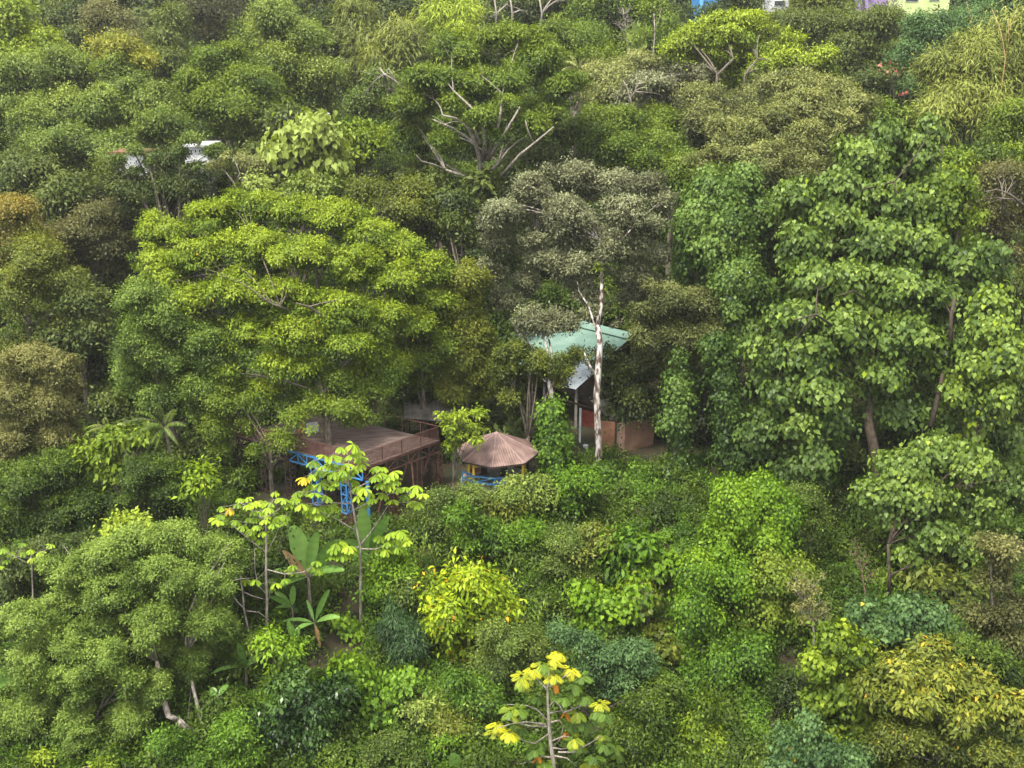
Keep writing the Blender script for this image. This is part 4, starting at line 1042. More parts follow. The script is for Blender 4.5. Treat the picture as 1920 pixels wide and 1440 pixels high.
# ---- lean-to roof behind the deck
lt0 = thing("lean_to_shed", "dark lean-to with weathered plank roof behind the deck's right rear corner", "shed", (-5.5, 76, -2))
m_ = MB()
sheet(m_, (-8.2, 77.5, 1.75), (-3.6, 76.5, 1.65), (-3.4, 73.2, 1.15), (-8.0, 74.2, 1.25), 26)
m_.build("roof", noise_mat("weathered_grey_sheet", (.06, .055, .045), (.17, .15, .13), 1, .85, .2), lt0)
m_ = MB()
for x, y in ((-7.9, 77.3), (-3.8, 76.4), (-3.6, 73.4), (-7.8, 74.4), (-5.7, 73.9)):
    m_.beam((x, y, -2.2), (x, y, 1.15), .09)
m_.build("posts", WOODD, lt0)

# ---- gazebo
gc = at(931, 846, 69.5)
GR, GF = 2.97, -1.62
gz = thing("gazebo", "open sided gazebo with faceted brown sheet roof on yellow posts", "gazebo", (gc.x, gc.y, GF))


def gazebo():
    cx, cy, ze, za = gc.x, gc.y, gc.z, 1.86
    ring = [math.radians(-5 + 45 * i) for i in range(8)]
    P = [Vector((cx + GR * math.cos(a), cy + GR * math.sin(a), ze)) for a in ring]
    ap = Vector((cx, cy, za))
    rf = MB()
    for i in range(8):
        a, b = P[i], P[(i + 1) % 8]
        m = (a + b) / 2
        ed = (b - a)
        w = ed.length
        ed.normalize()
        up = (ap - m)
        nrm = ed.cross(up).normalized()
        if nrm.z < 0:
            nrm = -nrm
        n = 26
        vs = []
        for s in range(n + 1):
            u = s / n
            k = 1 - abs(2 * u - 1)
            o = nrm * (.035 * (s % 2))
            e = a + ed * (w * u)
            vs += [e + o, e + up * k + o, e - up * .0 + o - nrm * .02, e + up * k + o - nrm * .02]
        fs = []
        for s in range(n):
            x, y = 4 * s, 4 * s + 4
            fs.append((x, y, y + 1, x + 1))
            fs.append((x + 2, x + 3, y + 3, y + 2))
        rf.add(vs, fs)
    rf.build("roof", ROOFB, gz)
    hp = MB()
    for q in P:
        hp.tube([q + Vector((0, 0, .03)), ap + Vector((0, 0, .03))], .045, 6)
    hp.tube([ap - Vector((0, 0, .02)), ap + Vector((0, 0, .10))], [.16, .03], 10)
    hp.build("ridge_cap", noise_mat("pinkish_ridge_metal", (.20, .13, .115), (.28, .20, .185), 2, .6, .1), gz)
    ea = MB()
    for i in range(8):
        ea.beam(P[i] - Vector((0, 0, .06)), P[(i + 1) % 8] - Vector((0, 0, .06)), .05, .09)
        ea.beam(P[i] - Vector((0, 0, .10)), ap - Vector((0, 0, .14)), .06, .09)
    ea.build("rafters", WOODD, gz)
    posts = [(-1.56, -1.60), (-1.93, -.55), (1.82, -1.32), (2.0, .9), (.4, 2.2), (-1.5, 1.6)]
    for x, y in posts:
        rr = math.hypot(x, y)
        t = MB()
        t.box((cx + x, cy + y, (GF + ze + .15) / 2), (.15, .15, ze + .15 - GF + (1 - rr / GR) * .9))
        t.build("post", YEL, gz)
    fl = MB()
    fl.tube([(cx, cy, GF - .5), (cx, cy, GF)], 2.55, 24)
    fl.build("floor", CONC, gz)
    ra = MB()
    rp = [(-2.35, -.9), (-1.56, -1.78), (-.1, -2.15), (.55, -2.1)]
    for i in range(len(rp) - 1):
        a, b = rp[i], rp[i + 1]
        for zz in (.95, .5):
            ra.beam((cx + a[0], cy + a[1], GF + zz), (cx + b[0], cy + b[1], GF + zz), .09, .09)
        ra.beam((cx + a[0], cy + a[1], GF + .5), (cx + b[0], cy + b[1], GF + .95), .06, .06)
    for a in rp:
        ra.box((cx + a[0], cy + a[1], GF + .49), (.08, .08, .97))
    ra.build("railing", BLUE, gz)


gazebo()


def chair(x, y, rz, label):
    r = thing("chair", label, "chair", (x, y, GF))
    co, si = math.cos(rz), math.sin(rz)

    def tr(a, b, c):
        return (x + a * co - b * si, y + a * si + b * co, GF + c)
    m = MB()
    m.box(tr(0, 0, .46), (.46, .46, .06), rz)
    m.build("seat", BLACK, r)
    m = MB()
    m.box(tr(0, .22, .85), (.46, .05, .62), rz)
    m.build("backrest", BLACK, r)
    m = MB()
    for a in (-.2, .2):
        m.beam(tr(a, -.2, .66), tr(a, .2, .66), .05)
    m.build("armrests", BLACK, r)
    for a in (-.19, .19):
        for b in (-.19, .19):
            m = MB()
            m.beam(tr(a, b, .0), tr(a, b, .43), .045)
            m.build("leg", BLACK, r)


chair(gc.x - .75, gc.y - .75, .5, "black armchair on the left under the gazebo roof")
chair(gc.x + .45, gc.y - .45, -.4, "black armchair nearer the middle under the gazebo roof")
tb = thing("table", "reddish brown wooden table at the gazebo's left side", "table", (gc.x - 1.7, gc.y - .1, GF))
m_ = MB(); m_.box((gc.x - 1.55, gc.y - .2, GF + .74), (1.0, .8, .05)); m_.build("tabletop", TERRA, tb)
for a in (-.42, .42):
    for b in (-.32, .32):
        m_ = MB(); m_.beam((gc.x - 1.55 + a, gc.y - .2 + b, GF), (gc.x - 1.55 + a, gc.y - .2 + b, GF + .71), .06); m_.build("leg", WOODD, tb)

# ---- green roofed hall
RL, RR_ = at_z(900, 568, 4.1), at_z(1178, 637, 4.1)
EL, ER = at_z(800, 657, 1.75), at_z(1075, 727, 1.75)
hall = thing("green_roofed_hall", "open hall with long pale green corrugated roof among the trees", "building", (5, 84, -2))
m_ = MB(); sheet(m_, RL, RR_, ER, EL, 150, .045); m_.build("roof", ROOFG, hall)
nrm_ = (RR_ - RL).normalized()
bk = Vector((-nrm_.y, nrm_.x, 0))
if bk.y < 0:
    bk = -bk
m_ = MB(); sheet(m_, RL + bk * .55 + Vector((0, 0, .42)), RR_ + bk * .55 + Vector((0, 0, .42)), RR_ + bk * 5.5 - Vector((0, 0, 1.6)), RL + bk * 5.5 - Vector((0, 0, 1.6)), 150, .03); m_.build("rear_roof", ROOFG, hall)
m_ = MB(); sheet(m_, RL + bk * .58 + Vector((0, 0, .47)), RR_ + bk * .58 + Vector((0, 0, .47)), RR_ - bk * .12 + Vector((0, 0, .13)), RL - bk * .12 + Vector((0, 0, .13)), 60, .01); m_.tube([RL - bk * .12 + Vector((0, 0, .12)), RR_ - bk * .12 + Vector((0, 0, .12))], .05, 6); m_.build("ridge_cap", ROOFG, hall)
zn = MB()
za_, zb_ = RR_.lerp(ER, .55), RL.lerp(EL, .55)
q0, q1 = za_ + Vector((0, 0, .06)), za_.lerp(zb_, .22) + Vector((0, 0, .06))
q2, q3 = ER.lerp(EL, .20) + Vector((0, 0, .06)), ER + Vector((.0, 0, .06))
ex = (ER - RR_) * .03
sheet(zn, q1, q0 + (q0 - q1) * .10, q3 + (q0 - q1) * .10 + ex, q2 + ex, 34, .05)
zn.build("zinc_sheets", ZINC, hall)
wl = MB()
b0, b1 = EL.lerp(ER, .05), EL.lerp(ER, .97)
for a, b, zt in ((RL + bk * 5, RR_ + bk * 5, 1.9), (b0 + bk * 4.2, b1 + bk * 4.2, 1.7)):
    wl.beam(Vector((a.x, a.y, (zt - 2.4) / 2)), Vector((b.x, b.y, (zt - 2.4) / 2)), .15, zt + 2.2)
wl.build("wall", noise_mat("dim_block_wall", (.10, .08, .06), (.17, .13, .10), 1, .9, .2), hall)
tr_ = MB()
tr_.beam(EL - Vector((0, 0, .15)), ER - Vector((0, 0, .15)), .10, .16)
for i in range(13):
    t = i / 12
    tr_.beam(EL.lerp(ER, t) - Vector((0, 0, .12)), RL.lerp(RR_, t) - Vector((0, 0, .12)), .07, .12)
    e = EL.lerp(ER, t) + bk * .4
    if i % 2 == 0:
        tr_.beam((e.x, e.y, 1.5), (e.x + .5, e.y + .9, .4), .05)
        tr_.beam((e.x, e.y, 1.5), (e.x - .5, e.y + .9, .4), .05)
tr_.build("roof_trusses", WOODD, hall)
for i in range(6):
    e = EL.lerp(ER, i / 5) + bk * .35
    m_ = MB(); m_.beam((e.x, e.y, -2.3), (e.x, e.y, 1.6), .2); m_.build("post", CONC, hall)
lw = MB()
e0, e1 = at(1040, 745, 78), at(1118, 768, 76.5)
lw.beam(e0, e1, .10, .12)
lw.build("gutter_beam", WOODD, hall)
rp_ = MB()
a_, b_ = at(1092, 783, 77.2), at(1115, 789, 76.8)
for i in range(14):
    rp_.beam(a_.lerp(b_, i / 13) + Vector((0, 0, .65)), a_.lerp(b_, i / 13) - Vector((0, 0, .65)), .03)
for i in range(9):
    rp_.beam(a_ + Vector((0, 0, -.64 + i * .16)), b_ + Vector((0, 0, -.64 + i * .16)), .03)
rp_.build("red_lattice", RED, hall)
m_ = MB(); c_ = at(1088, 783, 77); m_.beam(c_ + Vector((0, 0, .75)), Vector((c_.x, c_.y, -2)), .16); m_.build("pale_post", WHITE, hall)

hut = thing("orange_walled_hut", "low hut with orange and brown walls behind the white mottled trunk", "hut", (7.5, 75.6, -2.1))
w0, w1, w2 = at_z(1098, 846, -2.1), at_z(1153, 852, -2.1), at_z(1224, 838, -2.1)
zu = Vector((0, 0, 2.55))


def wallseg(a, b, h, mat, nm, th=.12):
    m = MB()
    m.beam(a + Vector((0, 0, h / 2)), b + Vector((0, 0, h / 2)), th, h)
    return m.build(nm, mat, hut)


wallseg(w0.lerp(w1, .5), w1, 2.6, TERRA, "orange_wall")
wallseg(w1.lerp(w2, .24), w2, 2.5, WALLBR, "brown_wall")
m_ = MB()
A_, B_ = w1.lerp(w2, .03), w1.lerp(w2, .235)
sheet(m_, A_ + Vector((0, -.05, 2.5)), B_ + Vector((0, -.05, 2.5)), B_ + Vector((0, -.05, .05)), A_ + Vector((0, -.05, .05)), 12, .03)
m_.build("pink_sheet", noise_mat("faded_pink_sheet", (.34, .20, .15), (.45, .29, .23), 1, .7, .1), hut)
m_ = MB(); m_.beam(w1 + Vector((0, -.1, -.1)), w1 + Vector((0, -.1, 2.9)), .16); m_.build("corner_post", WOODD, hut)
w3 = w2 + Vector((-1.5, 3.5, 0))
wallseg(w2, w3, 2.5, WALLBR, "side_wall")
m_ = MB(); m_.beam(w1.lerp(w2, .5) + Vector((0, 2, 2.66)), w1.lerp(w2, .5) + Vector((0, 2.1, 2.66)), 5.2, .06)
sheet(m_, w0 + Vector((.5, 3.6, 2.9)), w2 + Vector((0, 3.6, 2.9)), w2 + Vector((.1, 0.1, 2.62)), w1 + Vector((-.4, .1, 2.72)), 30)
m_.v = m_.v[8:]; m_.f = [tuple(i - 8 for i in f) for f in m_.f[6:]]
m_.build("roof", noise_mat("mossy_dark_sheet", (.03, .032, .022), (.08, .075, .05), 1, .9, .2), hut)

bkt = MB()
c_ = at_z(1098, 845, -1.98)
bkt.tube([c_, c_ + Vector((0, 0, .42))], [.16, .20], 14)
bkt.tube([c_ + Vector((0, 0, .42)), c_ + Vector((0, 0, .45))], [.215, .215], 14)
tag(bkt.build("bucket", WHITE), "small whitish bucket left of the white mottled trunk", "bucket")
lg = MB()
lg.tube([at(1077, 877, 69), at(1090, 884, 68.6), at(1104, 890, 68.2)], [.09, .08, .07], 8)
tag(lg.build("fallen_log", BARKP, smooth=True), "pale fallen log lying between the two ivy wrapped trunks", "log")


# ---- far houses on the ridge
LOWER = noise_mat('mossy_block_wall', (.030, .034, .024), (.075, .075, .055), .8, .9, .2)

def house(name, label, cat, px, py_base, Y, wpx, h, d, wall, roofm, wins, base_drop=9.0, gable=False):
    c = at(px, py_base, Y)
    w = wpx * mpp(py_base, Y)
    g = float(terrain(c.x, Y + d / 2)) - .5
    root = thing(name, label, cat, (c.x, Y, g))
    m = MB()
    hw = 3.2 if h < 2 else h + 5
    zl = c.z + h - hw
    m.box((c.x, Y + d / 2, (zl + c.z + h) / 2), (w, d, hw))
    m.build("wall", wall, root)
    m = MB()
    m.box((c.x, Y + d / 2, (g + zl) / 2), (w - .1, d - .1, zl - g))
    m.build("lower_storey", LOWER, root)
    m = MB()
    m.box((c.x, Y + d / 2, c.z + h + .1), (w + (.24 if h < 2 else .6), d + .5, .14))
    m.build("roof", roofm, root)
    for wx, wy, ww, wh in wins:
        p = at(wx, wy, Y)
        f = MB()
        f.box((p.x, Y - .03, p.z), (ww, .08, wh))
        fo = f.build("window", WHITE, root)
        f = MB()
        f.box((p.x, Y - .09, p.z), (ww - .16, .04, wh - .16))
        pane = f.build("pane", GLASS, fo)
        pane.data.transform(Matrix.Translation((-0, 0, 0)))
    return root, c, w


r1, c1, w1_ = house("blue_house", "bright blue house peeking over the top edge", "house", 1342, 18, 166, 68, 4, 6, CYAN, GREYH, [(1322, -30, .9, 1.1)])
m_ = MB(); m_.box((at(1314, 18, 166).x, 165.85, 30), (.55, .3, 15)); m_.build("corner_column", CYAL, r1)
house("grey_house", "small grey house with dark opening at the top edge", "house", 1462, 4, 168, 36, 1.6, 5, GREYH, WHITE, [(1462, 6, 1.7, .8)])
house("purple_house", "purple house partly behind bare twigs at the top edge", "house", 1655, 0, 170, 60, 4, 6, PURP, GREYH, [(1675, -4, .8, 1.0)])
house("lime_house", "lime yellow house with two dark windows at the top edge", "house", 1735, 6, 164, 90, 4, 6, LIME, GREYH, [(1710, -3, 1.9, .9), (1752, -3, 1.5, .7)])
# white house glimpsed on the left hill
house("white_house", "white walled house with a row of small dark windows behind the left trees", "house", 369, 301, 96, 44, 1.15, 4, WHITE, GREYH, [(359, 283, .28, .4), (367, 283, .28, .4), (375, 283, .28, .4)])


house("white_house", "white house corner under a rust brown roof edge, left of the windowed one", "house", 243, 308, 95.5, 62, .9, 3, WHITE, noise_mat("rusty_roof_sheet", (.10, .04, .025), (.18, .08, .05), 2, .8, .2), [(256, 302, .25, .35)])


def lamp():
    a, b, c = at(600, 222, 112), at(601, 215.5, 112), at(611, 213.5, 112)
    g = float(terrain(a.x, 112))
    r = thing("street_lamp", "grey street lamp with curved arm behind the round small dark tree", "street lamp", (a.x, 112, g))
    m = MB(); m.tube([(a.x, 112, g - .3), a, b], [.09, .06, .05], 8); m.build("pole", ZINC, r)
    m = MB(); m.tube([b, b + Vector((.15, 0, .12)), c], [.045, .045, .04], 6); m.build("arm", ZINC, r)
    m = MB(); d = at(618, 214, 112); m.tube([c, c.lerp(d, .5) + Vector((0, 0, .05)), d], [.06, .15, .08], 8); m.build("lamp_head", WHITE, r)


lamp()

# ------------------------------------------------------------------ single plants with leaves of their own
def z4(x, y):
    return 400 + x / 4.174, 740 + y / 4.174


def z2(x, y):
    return 640 + x / 3.0, 960 + y / 3.0


def umbels(C, r, k=9):
    n = len(C)
    C = np.asarray(C)
    idx = np.repeat(np.arange(n), k)
    ang = np.tile(np.arange(k) * 2 * math.pi / k, n) + np.repeat(rng.random(n) * 6, k) + rng.normal(0, .12, n * k)
    R_ = r * rng.uniform(.8, 1.15, n)[idx]
    tilt = rng.normal(0, .18, (n, 2))[idx]
    dr = rng.uniform(.4, .95, n * k)
    A = np.stack([np.cos(ang), np.sin(ang), -dr + tilt[:, 0] * np.cos(ang) + tilt[:, 1] * np.sin(ang)], 1)
    N = np.stack([np.cos(ang) * .4, np.sin(ang) * .4 - .1, np.ones(n * k)], 1)
    tn = np.clip(rng.normal(.55, .2, n)[idx] + rng.normal(0, .08, n * k), 0, 1)
    A = unit(A)
    S = unit(np.cross(A, N)); N = np.cross(S, A)
    P = C[idx]
    W = (R_ * .40)[:, None]; L = R_[:, None]
    pr = [(.04, 0, 0), (.45, .38, .05), (.80, .5, .0), (1, 0, -.12), (.80, -.5, .0), (.45, -.38, .05)]
    V = np.stack([P + A * (u * L) + S * (v * W) + N * (w * L) for u, v, w in pr], 1).reshape(-1, 3)
    F = (np.arange(n * k)[:, None, None] * 6 + np.array([(0, 1, 2, 3), (0, 3, 4, 5)])[None]).reshape(-1, 4)
    NLEAF[0] += n * k
    return V, F, np.repeat(tn, 2)


def umbrella_tree(label, Y, trunk, branches, tips, r, pal='cec', tr=.09, acc_n=0):
    nodes = []
    t = [at(x, y, Y) for x, y in trunk]
    b0 = t[0]
    g = float(terrain(b0.x, Y))
    root = thing("umbrella_leaf_tree", label, "tree", (b0.x, Y, g))
    mb = MB()
    full = [Vector((b0.x, Y, g - .3))] + t
    mb.tube(full, [tr * (1.2 - .7 * i / (len(full) - 1)) for i in range(len(full))], 8)
    nodes += t[2:]
    for br in branches:
        dy = random.uniform(-1.0, 1.0)
        b = [at(x, y, Y + dy * i / (len(br) - 1)) for i, (x, y) in enumerate(br)]
        mb.tube(b, [tr * .5 - tr * .28 * i / (len(b) - 1) for i in range(len(b))], 6)
        nodes += b[1:]
    C = []
    for x, y in tips:
        y0 = Y + random.uniform(-1.1, 1.1)
        c = at(x, y - 2, y0)
        C.append(c)
        nb = min(nodes, key=lambda q: (q - c).length + (2 if q.z > c.z + .2 else 0))
        mb.tube(bezier(nb, c, (0, 0, -.12 * (nb - c).length), 4), [tr * .20, tr * .17, tr * .13, tr * .1], 4)
        if (nb - c).length > .7:
            nodes.append(nb.lerp(c, .55))
    mb.build("trunk", BARKP, root, smooth=True)
    V, F, tn = umbels([tuple(c) for c in C], r)
    if acc_n:
        for i in range(acc_n):
            j = random.randrange(len(C)) * 18
            tn[j:j + 18] = 2.0
    mesh_np("crown", V, F, PAL[pal], root, tn)


tipsB = [(1100, 395), (1005, 420), (1135, 445), (870, 480), (935, 480), (1000, 495), (1075, 475), (1150, 495), (780, 525), (850, 565), (920, 545), (980, 560), (1050, 545), (1110, 570), (1160, 540), (705, 655),
         (780, 630), (830, 600), (880, 670), (940, 710), (1000, 650), (1090, 670), (760, 710), (840, 700), (730, 740), (790, 775), (890, 800), (650, 770), (640, 815), (690, 860), (590, 860), (550, 820),
         (740, 885), (800, 890), (860, 880), (920, 870), (760, 930), (830, 935), (1130, 720), (1230, 775), (1130, 800), (1240, 820), (1180, 850), (1270, 570), (1330, 575), (1410, 605), (1260, 645),
         (1340, 655), (1420, 670), (1300, 700), (1370, 705), (1440, 735), (1500, 730), (1330, 780), (1400, 830), (1500, 790), (1570, 770), (1590, 715), (1640, 780), (1550, 840), (1600, 850),
         (950, 610), (1020, 600), (900, 620), (1060, 630), (960, 670), (1180, 740), (1300, 620), (1380, 640),
         (960, 1170), (1000, 1150), (940, 1200), (1060, 1190), (1000, 1250), (920, 1250), (1090, 1220), (1050, 1250), (980, 1210), (1390, 1085), (1460, 1070), (1300, 1110), (1500, 1110), (1430, 1140), (1510, 1150),
         (1360, 1160), (1280, 1200), (1350, 1220), (1440, 1200), (1480, 1230), (1410, 1240)]
brB = [[(1155, 1170), (1225, 1085), (1300, 975), (1365, 870)], [(1120, 1068), (1010, 1000), (900, 935)], [(1150, 1190), (1070, 1200), (990, 1190)], [(1160, 1205), (1270, 1210), (1400, 1160)],
       [(1070, 750), (1048, 640), (1050, 560), (1070, 490)], [(1062, 700), (960, 640), (880, 600), (800, 580)], [(1075, 760), (1180, 700), (1300, 650), (1400, 640)], [(1090, 850), (1000, 850), (880, 840), (780, 850)],
       [(1100, 900), (1250, 830), (1400, 770), (1560, 760)]]
umbrella_tree("bright lime umbrella leaved tree standing in front of the blue trestles", 57.0,
              [z4(1153, 1750), z4(1152, 1400), z4(1150, 1190), z4(1110, 980), z4(1070, 750)], [[z4(*q) for q in b] for b in brB], [z4(*q) for q in tipsB], .54, acc_n=1)
tipsA = [(480, 770), (210, 820), (270, 810), (190, 860), (60, 885), (120, 900), (50, 945), (100, 950), (40, 990), (180, 990), (270, 870), (300, 850), (340, 840), (390, 850), (440, 850), (510, 815), (310, 920), (360, 920),
         (430, 890), (280, 970), (330, 970), (420, 940), (500, 960), (560, 950), (470, 1010), (540, 1000), (340, 1030), (290, 1060), (380, 1080), (300, 1110), (350, 1140), (90, 990), (20, 975), (150, 1010), (230, 1030), (400, 985),
         (620, 1340), (640, 1390), (600, 1370), (810, 1310), (770, 1350), (820, 1370), (560, 1450), (250, 1450), (330, 1455), (460, 1450), (490, 1480), (450, 1520)]
brA = [[(412, 1230), (300, 1150), (205, 1070), (130, 1000)], [(415, 1240), (480, 1120), (520, 1020), (580, 930)], [(412, 1000), (330, 930), (250, 870)], [(415, 980), (440, 900), (470, 820)], [(425, 1370), (560, 1405), (700, 1390), (760, 1360)],
       [(415, 1560), (350, 1490), (325, 1370), (322, 1200)], [(410, 1020), (450, 940), (520, 890)], [(210, 1080), (270, 1000), (290, 960)]]
umbrella_tree("sparser yellowish umbrella leaved tree left of the bright lime one", 54.2,
              [z4(405, 2130), z4(410, 1900), z4(420, 1640), z4(412, 1370), z4(415, 1200), z4(412, 1000), z4(430, 880)], [[z4(*q) for q in b] for b in brA], [z4(*q) for q in tipsA], .42, tr=.085, acc_n=1)
umbrella_tree("umbrella leaved sapling peeking above the large soft green tree at the left edge", 56.5, [(62, 1120), (60, 1070), (58, 1040)], [[(60, 1060), (80, 1035), (95, 1024)], [(60, 1060), (30, 1045), (12, 1036)]],
              [(42, 1020), (58, 1032), (95, 1022), (75, 1036), (18, 1038), (5, 1030), (12, 1052), (30, 1044), (60, 1048), (80, 1050), (0, 1062), (44, 1036)], .38, tr=.05)


def bare_stems(name, label, cat, paths, mat, r0=.07):
    b = at(*paths[0][0])
    mb = MB()
    g = float(terrain(b.x, b.y))
    root = thing(name, label, cat, (b.x, b.y, g))
    for p in paths:
        w = [at(*q) for q in p]
        if p is paths[0]:
            w = [Vector((w[0].x, w[0].y, min(g, w[0].z) - .2))] + w
        ra = r0 if p is paths[0] else r0 * .5
        mb.tube(w, [ra * (1 - .65 * i / (len(w) - 1)) for i in range(len(w))], 6)
    mb.build("stem", mat, root, smooth=True)
    return root


bare_stems("thin_trunk", "leaning thin pale bare trunk left of the umbrella leaved trees", "tree",
           [[(483, 1268, 53.2), (475, 1225, 53.2), (465, 1180, 53.3), (457, 1140, 53.4), (455, 1110, 53.5), (448, 1068, 53.6), (442, 1050, 53.7)], [(457, 1140, 53.4), (445, 1128, 53.4), (438, 1118, 53.4)], [(457, 1110, 53.5), (475, 1118, 53.5), (497, 1124, 53.5)],
            [(460, 1145, 53.4), (485, 1148, 53.5), (515, 1170, 53.6)]], BARKP, .085)


def twiggy(name, label, base, tip, mat, n=16, r0=.06, spread=1.0, seed=1, leafpal=None):
    rs = random.Random(seed)
    a, b = at(*base), at(*tip)
    g = float(terrain(a.x, a.y))
    root = thing(name, label, "tree", (a.x, a.y, g))
    mb = MB()
    mb.tube([(a.x, a.y, min(g, a.z) - .2), a, a.lerp(b, .5), b], [r0 * 1.3, r0, r0 * .6, r0 * .2], 6)
    H = (b - a).length
    ends = []
    for i in range(n):
        t = rs.uniform(.1, .9)
        s = a.lerp(b, t)
        ang = rs.uniform(0, 6.28)
        d = Vector((math.cos(ang), math.sin(ang) * .7, rs.uniform(.5, 1.3))) * spread
        e = s + d * H * rs.uniform(.2, .45) * (1.1 - t * .6)
        pts = bezier(s, e, (0, 0, .1 * H * rs.uniform(-.5, .5)), 5)
        mb.tube(pts, [r0 * .4, r0 * .33, r0 * .25, r0 * .18, r0 * .1], 4)
        for k in range(3):
            s2 = pts[rs.choice([2, 3])]
            e2 = s2 + Vector((rs.uniform(-1, 1), rs.uniform(-1, 1), rs.uniform(.1, 1))) * H * .16
            mb.tube([s2, s2.lerp(e2, .5) + Vector((0, 0, .02)), e2], [r0 * .2, r0 * .15, r0 * .08], 4)
            ends.append(e2)
    mb.build("trunk", mat, root, smooth=True)
    if leafpal:
        C = np.array([tuple(e) for e in ends])
        V, F, tn = clump_leaves(C, np.tile([0, 0, 1.], (len(C), 1)), np.full(len(C), .22), .13, .45, .3, .7, .6, .7, tone0=.6)
        mesh_np("crown", V, F, PAL[leafpal], root, tn)


twiggy("twiggy_tree", "half bare tree with pale twigs between the creeper heap and blue green tree", (1527, 1190, 53.5), (1512, 1095, 53.8), BARKP, 18, .06, 1.1, 3, 'tan')
twiggy("bare_tree", "leafless reddish bare tree in the dark hollow on the right", (1622, 1112, 57.5), (1608, 1020, 58), noise_mat("reddish_bark", (.10, .06, .045), (.20, .13, .10), 5, .9, .3), 14, .05, .9, 5)
twiggy("bare_tree", "white leafless twiggy tree near the top edge, left of the tall pale fronds", (1180, 105, 144), (1168, 15, 145), BARKP, 20, .16, .8, 8)
twiggy("bare_tree", "grey leafless twigs in front of the purple house", (1683, 40, 150), (1672, -5, 150), BARKP, 14, .14, 1.1, 9)
OBK = noise_mat("orange_bamboo_culm", (.30, .19, .07), (.42, .29, .13), 3, .6, .1)
bare_stems("bamboo_culms", "orange bare bamboo culms standing out of the golden bamboo", "bamboo",
           [[(1885, 110, 100), (1880, 75, 100), (1872, 45, 100), (1860, 18, 101)], [(1885, 110, 100), (1892, 70, 100), (1890, 30, 100)], [(1880, 80, 100), (1900, 40, 100), (1908, 10, 100)], [(1825, 55, 102), (1818, 25, 102), (1812, 2, 102)]], OBK, .055)
bare_stems("thin_trunk", "thin straight pale trunk rising right of the white leafless tree", "tree", [[(1225, 95, 142), (1228, 60, 142), (1226, 25, 142)], [(1227, 60, 142), (1236, 35, 142), (1240, 15, 142)]], BARKP, .13)
bare_stems("bare_forked_stem", "bare forked twigs with one orange leaf beside the tallest broad leaved tree's top", "twigs",
           [[(1768, 275, 80), (1775, 260, 80), (1784, 245, 80)], [(1768, 275, 80), (1765, 255, 80), (1762, 238, 80)], [(1775, 260, 80), (1790, 250, 80)]], BARKP, .05)


# ---- blades: banana, palm, ginger
def blade(base, tip, width, arch, nseg=12, tear=.12, fold=.10):
    base, tip = Vector(base), Vector(tip)
    ln = (tip - base).length
    d = (tip - base).normalized()
    side = d.cross(Vector((0, 0, 1)))
    side.normalize()
    if d.z > .25:
        side = side.lerp(Vector((1, .25, 0)), min(1, d.z * 1.4))
        side = (side - d * side.dot(d)).normalized()
    # show part of the blade to the viewer as upright leaves twist
    vs, fs, tn = [], [], []
    t0 = random.uniform(.3, .8)
    for i in range(nseg + 1):
        u = i / nseg
        c = base.lerp(tip, u) + Vector((0, 0, 1)) * arch * ln * 4 * u * (1 - u) * .5
        ub = max(0.0, (u - .12) / .88)
        w = width * 1.0 * (math.sin(math.pi * min(1, ub ** .75 * .97)) ** .6 if ub > 0 else .04) * .5
        w = max(w, .015)
        up = side.cross(d).normalized()
        for v in (-1, -.5, 0, .5, 1):
            rag = 1 - (random.uniform(0, tear) if abs(v) == 1 else 0)
            vs.append(tuple(c + side * (v * w * rag) + up * (abs(v) * w * fold * 2.2) + d * (abs(v) * w * .25)))
    for i in range(nseg):
        for k in range(4):
            a = i * 5 + k
            fs.append((a, a + 1, a + 6, a + 5))
            tn.append(t0 + (.05 if (i % 2) else -.05) + (.2 if k in (1, 2) else 0) * .3)
    return vs, fs, tn


def banana(label, base, tips, Y, width=.6, pal='ban', name="banana_plant", cat="banana plant", dry=None, sr=.10, droopy=.18):
    b = at(base[0], base[1], Y)
    g = float(terrain(b.x, Y))
    root = thing(name, label, cat, (b.x, Y, g))
    st = MB()
    st.tube([(b.x, Y, min(g, b.z) - .2), (b.x, Y, (min(g, b.z - .3) + b.z) / 2), tuple(b)], [sr * 1.3, sr, sr * .5], 9)
    V, F, T = [], [], []
    for i, tp in enumerate(tips):
        e = at(tp[0], tp[1], Y + (tp[2] if len(tp) > 2 else random.uniform(-.8, .8)))
        w = width * (tp[3] if len(tp) > 3 else 1) * random.uniform(.85, 1.1)
        m = b.lerp(e, .10)
        st.tube([tuple(b), tuple(m)], [sr * .35, sr * .2], 5)
        vs, fs, tn = blade(b, e, w, droopy)
        F += [tuple(q + len(V) for q in f) for f in fs]
        V += vs
        T += tn
    st.build("stem", PAL['vg'] if sr < .06 else BARK, root, smooth=True)
    mesh_np("leaves", V, F, PAL[pal], root, T)
    if dry:
        V, F, T = [], [], []
        for tp in dry:
            e = at(tp[0], tp[1], Y - .4)
            vs, fs, tn = blade(b, e, width * .7, .05, tear=.5)
            F += [tuple(q + len(V) for q in f) for f in fs]
            V += vs
            T += tn
        mesh_np("dry_leaves", V, F, PAL['dry'], root, T)
    NLEAF[0] += len(tips)
    return root


